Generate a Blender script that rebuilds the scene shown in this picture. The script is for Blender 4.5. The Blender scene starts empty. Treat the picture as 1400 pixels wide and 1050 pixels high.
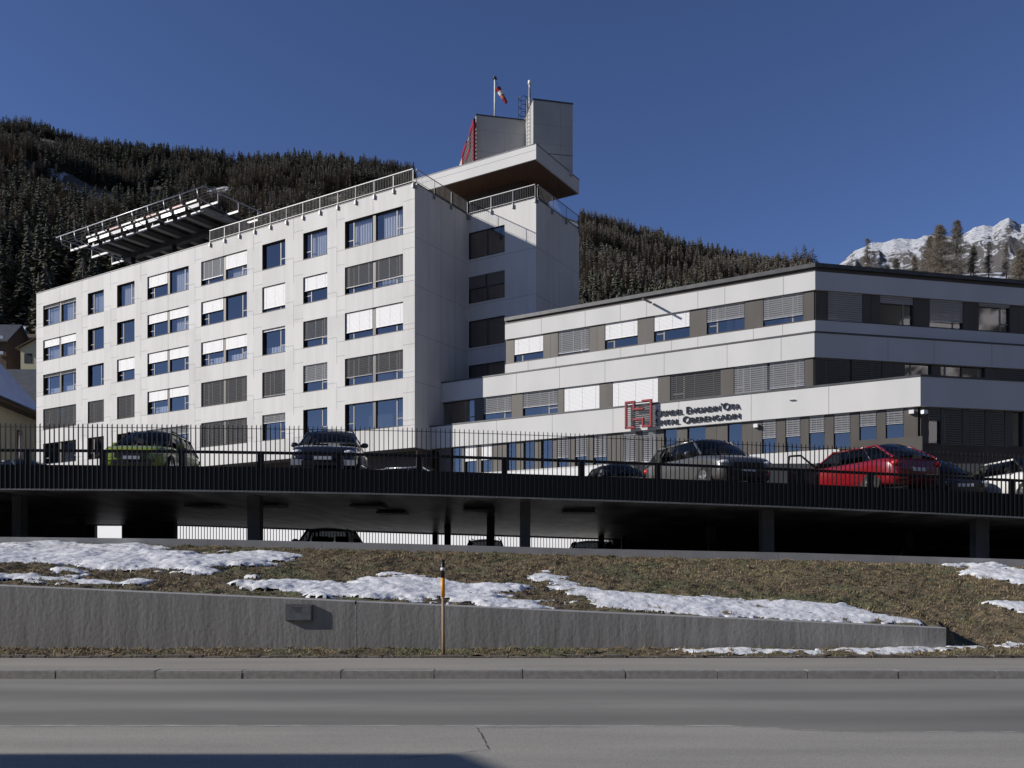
import bpy, math, random
import numpy as np
from mathutils import Vector, Matrix
random.seed(7); rng = np.random.default_rng(7)
sc = bpy.context.scene
COL = sc.collection

# ------------------------------------------------------------------ camera
EYE = 1.7; FPX = 1165.0; HOR = 770.0; CX = 700.0      # lens as measured from the vanishing points
cam = bpy.data.objects.new('camera', bpy.data.cameras.new('camera')); COL.objects.link(cam)
cam.location = (0, 0, EYE); cam.rotation_euler = (math.radians(90), 0, 0)
cam.data.sensor_width = 36; cam.data.lens = 36 * FPX / 1400; cam.data.shift_y = (HOR - 525) / 1400
cam.data.clip_end = 30000; cam.data.clip_start = 0.1
sc.camera = cam

# ------------------------------------------------------------------ light
LD = Vector((1.30, 0.207, -0.60)).normalized()         # direction the sunlight travels
elev = math.asin(-LD.z); rot = math.atan2(-LD.x, -LD.y)
w = bpy.data.worlds.new('World'); sc.world = w; w.use_nodes = True
nt = w.node_tree; bg = nt.nodes['Background']
sky = nt.nodes.new('ShaderNodeTexSky'); sky.sky_type = 'NISHITA'; sky.sun_disc = False
sky.sun_elevation = elev; sky.sun_rotation = rot; sky.altitude = 2500; sky.air_density = 0.8
sky.dust_density = 0.05; sky.ozone_density = 2.6
tint = nt.nodes.new('ShaderNodeMix'); tint.data_type = 'RGBA'; tint.blend_type = 'MULTIPLY'; tint.inputs[0].default_value = 1
tint.inputs[7].default_value = (.94, .97, 1.20, 1)      # deep alpine sky
nt.links.new(sky.outputs[0], tint.inputs[6]); nt.links.new(tint.outputs[2], bg.inputs[0]); bg.inputs[1].default_value = 0.098
sun = bpy.data.objects.new('sun', bpy.data.lights.new('sun', 'SUN')); COL.objects.link(sun)
sun.data.energy = 4.5; sun.data.angle = math.radians(0.5); sun.data.color = (1, 0.95, 0.875)
sun.rotation_euler = LD.to_track_quat('-Z', 'Y').to_euler()
sc.view_settings.view_transform = 'Standard'; sc.view_settings.look = 'None'
sc.view_settings.exposure = 0.0; sc.view_settings.gamma = 1

# ------------------------------------------------------------------ helpers
def mat(name, c1, c2=None, scale=4.0, rough=0.8, bump=0.0, bscale=None, metal=0.0, spec=0.5, stretch=(1, 1, 1), detail=6, lo=0.35, hi=0.65, c3=None, s3=0.4, lo3=.5, hi3=.62):
    m = bpy.data.materials.new(name); m.use_nodes = True
    n = m.node_tree.nodes; l = m.node_tree.links; b = n['Principled BSDF']
    b.inputs['Base Color'].default_value = (*c1, 1); b.inputs['Roughness'].default_value = rough
    b.inputs['Metallic'].default_value = metal; b.inputs['Specular IOR Level'].default_value = spec
    if c2 is not None or bump:
        g = n.new('ShaderNodeNewGeometry'); mp = n.new('ShaderNodeMapping'); mp.inputs['Scale'].default_value = stretch
        l.new(g.outputs['Position'], mp.inputs[0])
    if c2 is not None:
        t = n.new('ShaderNodeTexNoise'); t.inputs['Scale'].default_value = scale; t.inputs['Detail'].default_value = detail
        l.new(mp.outputs[0], t.inputs['Vector'])
        r = n.new('ShaderNodeValToRGB'); r.color_ramp.elements[0].position = lo; r.color_ramp.elements[1].position = hi
        r.color_ramp.elements[0].color = (*c1, 1); r.color_ramp.elements[1].color = (*c2, 1)
        l.new(t.outputs[0], r.inputs[0]); out = r.outputs[0]
        if c3 is not None:
            t3 = n.new('ShaderNodeTexNoise'); t3.inputs['Scale'].default_value = s3; t3.inputs['Detail'].default_value = 8
            l.new(g.outputs['Position'], t3.inputs['Vector'])
            r3 = n.new('ShaderNodeValToRGB'); r3.color_ramp.elements[0].position = lo3; r3.color_ramp.elements[1].position = hi3
            l.new(t3.outputs[0], r3.inputs[0]); mx = n.new('ShaderNodeMix'); mx.data_type = 'RGBA'
            l.new(r3.outputs[0], mx.inputs[0]); l.new(out, mx.inputs[6]); mx.inputs[7].default_value = (*c3, 1); out = mx.outputs[2]
        l.new(out, b.inputs['Base Color'])
    if bump:
        t2 = n.new('ShaderNodeTexNoise'); t2.inputs['Scale'].default_value = bscale or scale * 3; t2.inputs['Detail'].default_value = 8
        l.new(mp.outputs[0], t2.inputs['Vector'])
        bp = n.new('ShaderNodeBump'); bp.inputs['Strength'].default_value = min(1, bump); bp.inputs['Distance'].default_value = 0.02 * max(1, bump)
        l.new(t2.outputs[0], bp.inputs['Height']); l.new(bp.outputs[0], b.inputs['Normal'])
    return m

M = {}
M['panel'] = mat('white_panel', (.62, .61, .59), (.70, .69, .67), .9, .75, c3=(.57, .56, .54), s3=.25, lo3=.48, hi3=.75, stretch=(2.2, 2.2, .16), lo=.3, hi=.7)
M['panel2'] = mat('pale_panel', (.60, .60, .585), (.66, .655, .64), .5, .75, stretch=(1, 1, .3))
M['greypanel'] = mat('grey_cladding', (.40, .40, .39), (.46, .46, .445), .5, .7)
M['joint'] = mat('joint', (.26, .26, .26), rough=.9)
M['coping'] = mat('coping', (.07, .07, .075), (.1, .1, .1), 2, .5, metal=.3)
M['bronze'] = mat('bronze_frame', (.05, .045, .04), rough=.5, metal=.3)
M['pier'] = mat('bronze_panel', (.078, .070, .060), (.104, .092, .080), 1.2, .5, metal=.1, stretch=(1, 1, .2))
M['casement'] = mat('casement', (.30, .275, .24), rough=.5)
M['blindw'] = mat('blind_white', (.80, .80, .80), rough=.6)
M['blindl'] = mat('blind_light', (.50, .51, .53), rough=.45, metal=.2)
M['blindg'] = mat('blind_grey', (.20, .20, .205), rough=.45, metal=.3)
M['curtain'] = mat('curtain', (.80, .82, .85), rough=.9)
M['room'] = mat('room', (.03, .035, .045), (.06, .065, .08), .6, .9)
M['slat'] = mat('railing_black', (.010, .010, .011), rough=.55)
M['galv'] = mat('galvanised', (.42, .43, .45), (.52, .53, .55), 3, .42, metal=.6)
M['alum'] = mat('aluminium', (.72, .73, .75), rough=.4, metal=.3)
M['dsteel'] = mat('dark_steel', (.05, .052, .056), (.08, .08, .085), 2, .5, metal=.4)
M['brown'] = mat('brown_soffit', (.11, .058, .036), (.15, .08, .05), .8, .6, stretch=(6, .5, 1))
M['brownwall'] = mat('brown_wall', (.06, .045, .035), (.08, .06, .045), 1, .6)
M['red'] = mat('sign_red', (.28, .008, .016), rough=.45)
M['white'] = mat('white_paint', (.8, .8, .8), rough=.5)
M['yellow'] = mat('marker_yellow', (.85, .36, .02), (.75, .30, .02), 20, .5)
M['wood'] = mat('wood', (.30, .20, .12), (.40, .28, .18), 12, .8, stretch=(8, 8, .5))
M['black'] = mat('black_plastic', (.012, .012, .013), rough=.5)
M['letters'] = mat('letters', (.05, .05, .052), rough=.35, metal=.6)
M['ceil'] = mat('light_streaked_soffit', (.12, .115, .105), (.44, .42, .39), .8, .4, bump=.6, bscale=3, stretch=(1.6, .5, 1), spec=.8, detail=9, lo=.42, hi=.66)  # pale streaks put reflected light into the soffit colour
M['conc'] = mat('concrete', (.17, .17, .165), (.23, .228, .22), 1.6, .85, bump=.3, bscale=30)
M['conc_light'] = mat('concrete_light', (.30, .30, .295), (.36, .358, .35), 2, .85, bump=.3, bscale=25)
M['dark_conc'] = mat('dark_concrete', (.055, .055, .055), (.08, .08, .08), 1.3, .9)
M['cream'] = mat('cream_render', (.44, .39, .26), (.50, .44, .30), .8, .9)
M['creamlight'] = mat('pale_yellow_render', (.62, .58, .36), (.66, .6, .4), .8, .9)
M['terracotta'] = mat('terracotta_render', (.28, .15, .10), (.32, .18, .13), .4, .9)
M['slate'] = mat('slate_roof', (.035, .042, .06), (.06, .07, .09), .9, .7, stretch=(1, 1, 3))
M['snow'] = mat('snow', (.70, .71, .72), (.80, .81, .83), 3, .6, bump=.8, bscale=14, c3=(.56, .54, .50), s3=3, lo3=.56, hi3=.8)
M['roofsnow'] = mat('shaded_roof_snow', (.62, .66, .76), (.70, .74, .84), .8, .7, bump=.3, bscale=3)  # blue cast of the roof's shade is mixed into this snow colour
M['timber'] = mat('dark_timber', (.07, .045, .03), (.10, .065, .04), 3, .8)
M['tyre'] = mat('tyre', (.015, .015, .015), rough=.85)
M['rim'] = mat('rim', (.55, .55, .57), rough=.3, metal=.8)
M['lamp'] = mat('lamp_glass', (.75, .78, .82), rough=.12)
M['tail'] = mat('tail_glass', (.55, .02, .02), rough=.2)
M['soil'] = mat('soil', (.09, .072, .044), (.175, .135, .08), 3.5, .95, bump=1.5, bscale=14, c3=(.105, .108, .055), s3=.9)
M['grassA'] = mat('grass_tan', (.38, .29, .16), rough=.9)
M['grassB'] = mat('grass_brown', (.22, .16, .09), rough=.9)
M['grassC'] = mat('grass_green', (.15, .155, .065), rough=.9)

def road_mat(name, base, dark, light, bands):
    m = bpy.data.materials.new(name); m.use_nodes = True; n = m.node_tree.nodes; l = m.node_tree.links; b = n['Principled BSDF']
    g = n.new('ShaderNodeNewGeometry'); t = n.new('ShaderNodeTexNoise'); t.inputs['Scale'].default_value = 90; t.inputs['Detail'].default_value = 4
    l.new(g.outputs['Position'], t.inputs['Vector'])
    r = n.new('ShaderNodeValToRGB'); r.color_ramp.elements[0].position = .35; r.color_ramp.elements[1].position = .7
    r.color_ramp.elements[0].color = (*dark, 1); r.color_ramp.elements[1].color = (*light, 1); l.new(t.outputs[0], r.inputs[0])
    # large patches
    t2 = n.new('ShaderNodeTexNoise'); t2.inputs['Scale'].default_value = 1.0; t2.inputs['Detail'].default_value = 7
    mp = n.new('ShaderNodeMapping'); mp.inputs['Scale'].default_value = (.25, 1.6, 1); l.new(g.outputs['Position'], mp.inputs[0]); l.new(mp.outputs[0], t2.inputs['Vector'])
    mx = n.new('ShaderNodeMix'); mx.data_type = 'RGBA'; mx.blend_type = 'MULTIPLY'; mx.inputs[0].default_value = 1
    r2 = n.new('ShaderNodeValToRGB'); r2.color_ramp.elements[0].position = .3; r2.color_ramp.elements[1].position = .7
    r2.color_ramp.elements[0].color = (.82, .82, .82, 1); r2.color_ramp.elements[1].color = (1.08, 1.08, 1.06, 1); l.new(t2.outputs[0], r2.inputs[0])
    l.new(r.outputs[0], mx.inputs[6]); l.new(r2.outputs[0], mx.inputs[7]); out = mx.outputs[2]
    if bands:      # worn wheel tracks running along the road
        sp = n.new('ShaderNodeSeparateXYZ'); l.new(g.outputs['Position'], sp.inputs[0])
        nz = n.new('ShaderNodeTexNoise'); nz.inputs['Scale'].default_value = .35; l.new(g.outputs['Position'], nz.inputs['Vector'])
        ad = n.new('ShaderNodeMath'); ad.operation = 'MULTIPLY_ADD'; l.new(nz.outputs[0], ad.inputs[0]); ad.inputs[1].default_value = .35; l.new(sp.outputs[1], ad.inputs[2])
        mr = n.new('ShaderNodeMapRange'); mr.inputs[1].default_value = bands[0]; mr.inputs[2].default_value = bands[1]; l.new(ad.outputs[0], mr.inputs[0])
        cr = n.new('ShaderNodeValToRGB'); l.new(mr.outputs[0], cr.inputs[0]); e = cr.color_ramp.elements
        vals = [(0, .90), (.07, .74), (.16, .66), (.26, .72), (.36, 1.0), (.44, .95), (.52, .74), (.66, .70), (.76, .95), (.84, .98), (.9, .84), (1, .95)]
        e[0].position = 0; e[0].color = (.8, .8, .8, 1); e[1].position = 1; e[1].color = (.95,) * 3 + (1,)
        for p_, v_ in vals[1:-1]:
            q = e.new(p_); q.color = (v_, v_, v_, 1)
        m2 = n.new('ShaderNodeMix'); m2.data_type = 'RGBA'; m2.blend_type = 'MULTIPLY'; m2.inputs[0].default_value = 1
        l.new(out, m2.inputs[6]); l.new(cr.outputs[0], m2.inputs[7]); out = m2.outputs[2]
    l.new(out, b.inputs['Base Color']); b.inputs['Roughness'].default_value = .85
    bp = n.new('ShaderNodeBump'); bp.inputs['Strength'].default_value = .5; bp.inputs['Distance'].default_value = .006
    l.new(t.outputs[0], bp.inputs['Height']); l.new(bp.outputs[0], b.inputs['Normal'])
    return m
M['asphalt'] = road_mat('asphalt', None, (.235, .225, .20), (.335, .322, .29), (8.95, 12.65))
M['pavement'] = road_mat('old_asphalt', None, (.27, .258, .225), (.41, .392, .348), None)
M['footpath'] = road_mat('footpath', None, (.285, .265, .225), (.365, .34, .295), None)

def glass_mat(name, tint, gl, rough=.02, gcol=(.8, .88, 1)):
    m = bpy.data.materials.new(name); m.use_nodes = True; n = m.node_tree.nodes; l = m.node_tree.links
    n.remove(n['Principled BSDF']); o = n['Material Output']
    t = n.new('ShaderNodeBsdfTransparent'); t.inputs[0].default_value = (*tint, 1)
    g = n.new('ShaderNodeBsdfGlossy'); g.inputs['Roughness'].default_value = rough; g.inputs[0].default_value = (*gcol, 1)
    lw_ = n.new('ShaderNodeLayerWeight'); lw_.inputs[0].default_value = .5; f = n.new('ShaderNodeMath'); f.operation = 'POWER'; f.inputs[1].default_value = 4.5; l.new(lw_.outputs['Facing'], f.inputs[0])
    a = n.new('ShaderNodeMath'); a.operation = 'ADD'; a.inputs[1].default_value = gl; l.new(f.outputs[0], a.inputs[0])
    mx = n.new('ShaderNodeMixShader'); l.new(a.outputs[0], mx.inputs[0]); l.new(t.outputs[0], mx.inputs[1]); l.new(g.outputs[0], mx.inputs[2]); l.new(mx.outputs[0], o.inputs[0])
    return m
M['glass'] = glass_mat('window_glass', (.72, .75, .80), .25, gcol=(.86, .78, .72))
M['carglass'] = glass_mat('car_glass', (.20, .21, .22), .05, gcol=(.6, .6, .6))

def paint(name, c, rough=.22, metal=.0):
    m = mat(name, c, rough=rough, metal=metal); b = m.node_tree.nodes['Principled BSDF']
    b.inputs['Coat Weight'].default_value = .8; b.inputs['Coat Roughness'].default_value = .06
    return m

def wall_mat():
    m = bpy.data.materials.new('formwork_concrete'); m.use_nodes = True; n = m.node_tree.nodes; l = m.node_tree.links; b = n['Principled BSDF']
    g = n.new('ShaderNodeNewGeometry')
    def noise(sc_, st, det=7):
        mp = n.new('ShaderNodeMapping'); mp.inputs['Scale'].default_value = st; l.new(g.outputs['Position'], mp.inputs[0])
        t = n.new('ShaderNodeTexNoise'); t.inputs['Scale'].default_value = sc_; t.inputs['Detail'].default_value = det; l.new(mp.outputs[0], t.inputs['Vector']); return t
    a = noise(2.2, (2.2, 1, .25)); c = noise(6, (1.6, 1, .25)); d = noise(14, (1, 1, .8), 10)
    r = n.new('ShaderNodeValToRGB'); r.color_ramp.elements[0].position = .3; r.color_ramp.elements[1].position = .7
    r.color_ramp.elements[0].color = (.235, .228, .212, 1); r.color_ramp.elements[1].color = (.335, .325, .305, 1); l.new(a.outputs[0], r.inputs[0]); l.new(r.outputs[0], b.inputs['Base Color'])
    s = n.new('ShaderNodeMath'); s.operation = 'ADD'; l.new(c.outputs[0], s.inputs[0]); l.new(d.outputs[0], s.inputs[1])
    bp = n.new('ShaderNodeBump'); bp.inputs['Strength'].default_value = .42; bp.inputs['Distance'].default_value = .014
    l.new(s.outputs[0], bp.inputs['Height']); l.new(bp.outputs[0], b.inputs['Normal']); b.inputs['Roughness'].default_value = .9
    return m
M['formwork'] = wall_mat()

def tag(o, label=None, cat=None, group=None, kind=None):
    if label: o['label'] = label
    if cat: o['category'] = cat
    if group: o['group'] = group
    if kind: o['kind'] = kind
    return o
def thing(name, label, cat, loc=(0, 0, 0), rz=0, group=None):
    o = bpy.data.objects.new(name, None); COL.objects.link(o); o.location = loc; o.rotation_euler = (0, 0, rz); o.empty_display_size = .3
    return tag(o, label, cat, group)
def rootloc(p):
    while p.parent: p = p.parent
    return np.array(p.location)
class MB:
    def __init__(s): s.v = []; s.f = []; s.m = []
    def face(s, pts, m=0):
        k = len(s.v); s.v += [tuple(p) for p in pts]; s.f.append(tuple(range(k, k + len(pts)))); s.m.append(m)
    def hexa(s, P, m=0):       # P: 8 corners, bottom ring then top ring
        k = len(s.v); s.v += [tuple(p) for p in P]
        for f in ((3, 2, 1, 0), (4, 5, 6, 7), (0, 1, 5, 4), (1, 2, 6, 5), (2, 3, 7, 6), (3, 0, 4, 7)):
            s.f.append(tuple(k + i for i in f)); s.m.append(m)
    def box(s, x0, x1, y0, y1, z0, z1, m=0):
        s.hexa([(x0, y0, z0), (x1, y0, z0), (x1, y1, z0), (x0, y1, z0), (x0, y0, z1), (x1, y0, z1), (x1, y1, z1), (x0, y1, z1)], m)
    def fbox(s, F, t0, t1, z0, z1, d0, d1, m=0):
        s.hexa([F(t0, z0, d0), F(t1, z0, d0), F(t1, z0, d1), F(t0, z0, d1), F(t0, z1, d0), F(t1, z1, d0), F(t1, z1, d1), F(t0, z1, d1)], m)
    def prism(s, poly, z0, z1, m=0, mt=None):
        n = len(poly); z0f = z0 if callable(z0) else (lambda x, y: z0); z1f = z1 if callable(z1) else (lambda x, y: z1)
        B = [(x, y, z0f(x, y)) for x, y in poly]; T = [(x, y, z1f(x, y)) for x, y in poly]
        s.face(B[::-1], m); s.face(T, m if mt is None else mt)
        for i in range(n):
            j = (i + 1) % n; s.face([B[i], B[j], T[j], T[i]], m)
    def tube(s, a, b, r, n=6, m=0, r2=None, caps=True):
        a = Vector(a); b = Vector(b); d = (b - a).normalized(); r2 = r if r2 is None else r2
        x = d.orthogonal().normalized(); y = d.cross(x); k = len(s.v)
        for p, q in ((a, r), (b, r2)):
            for i in range(n):
                an = 2 * math.pi * i / n; s.v.append(tuple(p + (x * math.cos(an) + y * math.sin(an)) * q))
        for i in range(n):
            j = (i + 1) % n; s.f.append((k + i, k + j, k + n + j, k + n + i)); s.m.append(m)
        if caps:
            s.f.append(tuple(range(k + n - 1, k - 1, -1))); s.m.append(m); s.f.append(tuple(range(k + n, k + 2 * n))); s.m.append(m)
    def build(s, name, mats, parent=None, smooth=False, local=False):
        me = bpy.data.meshes.new(name)
        V = np.array(s.v, dtype=float)
        if parent is not None and not local: V = V - rootloc(parent)
        me.from_pydata(V.tolist(), [], s.f)
        for q in (mats if isinstance(mats, (list, tuple)) else [mats]): me.materials.append(q)
        me.polygons.foreach_set('material_index', s.m)
        if smooth: me.polygons.foreach_set('use_smooth', [True] * len(s.f))
        o = bpy.data.objects.new(name, me); COL.objects.link(o)
        if parent is not None: o.parent = parent
        return o
def big_mesh(name, V, Fc, mats, midx=None, smooth=False):
    me = bpy.data.meshes.new(name); n = Fc.shape[1]
    me.vertices.add(len(V)); me.vertices.foreach_set('co', np.ascontiguousarray(V, dtype=np.float32).ravel())
    me.loops.add(Fc.size); me.loops.foreach_set('vertex_index', np.ascontiguousarray(Fc, dtype=np.int32).ravel())
    me.polygons.add(len(Fc)); me.polygons.foreach_set('loop_start', np.arange(0, Fc.size, n, dtype=np.int32)); me.polygons.foreach_set('loop_total', np.full(len(Fc), n, dtype=np.int32))
    for q in mats: me.materials.append(q)
    if midx is not None: me.polygons.foreach_set('material_index', midx.astype(np.int32))
    if smooth: me.polygons.foreach_set('use_smooth', np.ones(len(Fc), dtype=bool))
    me.update(calc_edges=True); me.validate()
    return me
def link(name, me, parent=None):
    o = bpy.data.objects.new(name, me); COL.objects.link(o); o.parent = parent; return o

def Fr(o, d, n):      # facade frame: (along, height, out)
    def f(t, z, q=0.0): return (o[0] + d[0] * t + n[0] * q, o[1] + d[1] * t + n[1] * q, z)
    f.o = o; f.d = d; f.n = n
    return f
def tp(F, px, q=0.0):  # distance along a facade of a measured bearing
    k = (px - CX) / FPX; ox = F.o[0] + F.n[0] * q; oy = F.o[1] + F.n[1] * q
    return (k * oy - ox) / (F.d[0] - k * F.d[1])
def hsh(i, j, sd):
    h = (i * 374761393 + j * 668265263 + sd * 2147483647) & 0xffffffff
    h = ((h ^ (h >> 13)) * 1274126177) & 0xffffffff
    return ((h ^ (h >> 16)) & 0xffff) / 65535.0
def vnoise(x, y, sd=0):
    xi = np.floor(x).astype(np.int64); yi = np.floor(y).astype(np.int64); fx = x - xi; fy = y - yi
    fx = fx * fx * (3 - 2 * fx); fy = fy * fy * (3 - 2 * fy)
    a = hsh(xi, yi, sd); b = hsh(xi + 1, yi, sd); c = hsh(xi, yi + 1, sd); d = hsh(xi + 1, yi + 1, sd)
    return (a * (1 - fx) + b * fx) * (1 - fy) + (c * (1 - fx) + d * fx) * fy
def fbm(x, y, o=4, sd=0):
    x = np.asarray(x, dtype=float); y = np.asarray(y, dtype=float); s = 0; a = .5; t = 0
    for i in range(o): s = s + a * vnoise(x, y, sd + i); t += a; x = x * 2.03 + 7.1; y = y * 2.03 + 3.3; a *= .5
    return s / t
add = lambda p, d, k: (p[0] + d[0] * k, p[1] + d[1] * k)

# ------------------------------------------------------------------ main directions
U = (-.8525, .5227); V = (.5227, .8525); nU = (-U[0], -U[1]); nV = (-V[0], -V[1])
A = (.977, .215); B = (-.215, .977); nA = (-A[0], -A[1]); nB = (-B[0], -B[1])
C = (-6.85, 60.0)
N = add(C, V, 6.63); T = add(N, nU, 6.04); T2 = add(T, V, 6.95)

# ================================================================== SETTING
g = MB(); g.face([(-9000, -600, -.3), (9000, -600, -.3), (9000, 12000, -.3), (-9000, 12000, -.3)])
tag(g.build('ground', mat('valley_ground', (.07, .06, .04), (.10, .085, .06), .02, .95)), kind='structure')
r = MB(); r.face([(-200, 8.2, 0), (200, 8.2, 0), (200, 12.56, 0), (-200, 12.56, 0)])
tag(r.build('road', M['asphalt']), kind='structure')
p = MB(); e = [(-200, 8.885)] + [((x - 700) / 1165 * 8.88, 8.88) for x in (300, 1000)] + [(2.95, 8.66), (3.4, 8.56), (6, 8.53), (200, 8.5)]
p.face([(-200, -60, .005), (200, -60, .005)] + [(x, y, .005) for x, y in e[::-1]])
tag(p.build('pavement', M['pavement']), kind='structure')
# seam beside the road: raised grit edge and a crack
def ribbon(pts, wdt, z, name, m, jitter=0.0):
    b = MB(); q = []
    for i, (x, y) in enumerate(pts):
        x0, y0 = pts[max(0, i - 1)]; x1, y1 = pts[min(len(pts) - 1, i + 1)]; dx, dy = x1 - x0, y1 - y0; L = math.hypot(dx, dy); nx, ny = -dy / L, dx / L
        wv = wdt * (0.35 + 1.1 * random.random()) if jitter else wdt
        j = random.uniform(-jitter, jitter); q.append(((x + nx * (wv + j), y + ny * (wv + j)), (x - nx * (wv - j), y - ny * (wv - j))))
    for a, b_ in zip(q[:-1], q[1:]): b.face([(*a[0], z), (*b_[0], z), (*b_[1], z), (*a[1], z)])
    return b.build(name, m)
def dens(pts, st):
    o = []
    for (x0, y0), (x1, y1) in zip(pts[:-1], pts[1:]):
        n = max(1, int(math.hypot(x1 - x0, y1 - y0) / st)); o += [(x0 + (x1 - x0) * i / n, y0 + (y1 - y0) * i / n) for i in range(n)]
    return o + [pts[-1]]
gp = lambda x, y: ((x - 700) / (y - HOR) * EYE, FPX * EYE / (y - HOR))
s_ = ribbon(dens(e[:3], .12), .017, .010, 'pavement_edge', mat('grit', (.58, .57, .54), (.36, .35, .33), 6, .9), .008)
tag(s_, kind='structure')
s_ = ribbon(dens(e[2:6], .12), .010, .010, 'pavement_edge', mat('grit_thin', (.48, .47, .44), (.22, .215, .2), 6, .9), .01)
tag(s_, kind='structure')
mcr = mat('crack', (.035, .034, .032), rough=.95)
s_ = ribbon(dens([gp(652, 996), gp(659, 1008), gp(663, 1016), gp(669, 1026), gp(640, 1029), gp(600, 1033), gp(540, 1039)], .05), .004, .010, 'pavement_crack', mcr, .010)
tag(s_, kind='structure')
s_ = ribbon(dens([gp(660, 996), gp(700, 996.5), gp(760, 995), gp(830, 995.5)], .06), .004, .0105, 'pavement_crack', mcr, .006); tag(s_, kind='structure')
f = MB(); f.box(-200, 200, 12.74, 14.2, -.2, .12); tag(f.build('footpath', M['footpath']), kind='structure')
# kerb stones: one structure made of separate stones with joints
k = MB(); x = -40.0
while x < 40:
    L = random.uniform(1.1, 1.75); yy = 12.52 + random.uniform(-.006, .006); h = .118 + random.uniform(-.004, .004)
    a = [(x + .006, yy), (x + L - .006, yy), (x + L - .006, 12.74), (x + .006, 12.74)]
    k.prism([(x + .006, yy), (x + L - .006, yy), (x + L - .006, 12.735), (x + .006, 12.735)], -.1, h - .015)
    k.prism([(x + .012, yy + .016), (x + L - .012, yy + .016), (x + L - .012, 12.735), (x + .012, 12.735)], h - .015, h); x += L
tag(k.build('kerb', mat('granite_kerb', (.26, .25, .225), (.34, .325, .30), 14, .85, bump=.6, bscale=60)), kind='structure')
k = MB(); x = -40.0
while x < 40:
    L = random.uniform(.12, .5); k.box(x + .01, x + L - .01, 14.2 + random.uniform(0, .03), 14.34, -.1, .135 + random.uniform(0, .035)); x += L
tag(k.build('edging_stones', mat('edging_stone', (.09, .075, .055), (.20, .17, .14), 5, .9, bump=1, bscale=30)), kind='structure')

# grass bank
low_px = np.array([-400, 0, 280, 540, 800, 1100, 1400, 1800.]); low_y = np.array([729, 734, 737, 743, 750, 756, 765, 775.])
lowX = (low_px - 700) / 1165 * 22.4; lowZ = EYE + (770 - low_y) / 1165 * 22.4
def lw_top(X): return np.interp(X, lowX, lowZ)
def rw_top(X): return np.interp(X, [-40, -9.21, 7.81, 40], [2.6, 1.305, .54, .54])
WX = 7.82; WY = 15.35
def bank_z(X, Y):
    X = np.asarray(X, float); Y = np.asarray(Y, float)
    zf = np.where(X < WX, rw_top(X) - .045, 0)
    s = np.clip((X - WX) / .45, 0, 1); s = s * s * (3 - 2 * s)
    zf = np.where(X >= WX, (.50) * (1 - s) + .20 * s, zf)
    u = np.clip((Y - 15.5) / 6.9, 0, 1)
    zl = lw_top(X) - .19
    up = zf + (zl - zf) * (u ** .92) + (fbm(X * 1.3, Y * 1.3, 4, 3) - .5) * .10 * np.clip(u * 6, 0, 1) * np.clip((1 - u) * 6, 0, 1)
    st = .12 + .045 * np.clip((Y - 14.3) / 1, 0, 1) + (fbm(X * 3, Y * 3, 3, 9) - .5) * .05
    return np.where(Y < 15.5, np.where((X < WX) | (Y < 15.3), st, np.minimum(up, .2) * .5 + st * .5), up)
nx, ny = 900, 230
gx = np.linspace(-34, 34, nx); gy = np.linspace(14.3, 22.5, ny); GX, GY = np.meshgrid(gx, gy)
def lump(X, Y): return (fbm(X * 5, Y * 6, 4, 5) - .5) * .15
GZ = bank_z(GX, GY) + lump(GX, GY)
Vv = np.stack([GX, GY, GZ], -1).reshape(-1, 3); idx = np.arange(nx * ny).reshape(ny, nx)
Fc = np.stack([idx[:-1, :-1], idx[:-1, 1:], idx[1:, 1:], idx[1:, :-1]], -1).reshape(-1, 4)
tag(link('grass_bank', big_mesh('grass_bank', Vv, Fc, [M['soil']], smooth=True)), kind='structure')
def bank_pt(px, y):
    kx = (px - 700) / 1165; lo, hi = 14.3, 22.5
    for _ in range(40):
        m_ = (lo + hi) / 2; zr = EYE + (770 - y) / 1165 * m_
        if float(bank_z(kx * m_, m_)) > zr: hi = m_
        else: lo = m_
    return (kx * lo, lo)
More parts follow.
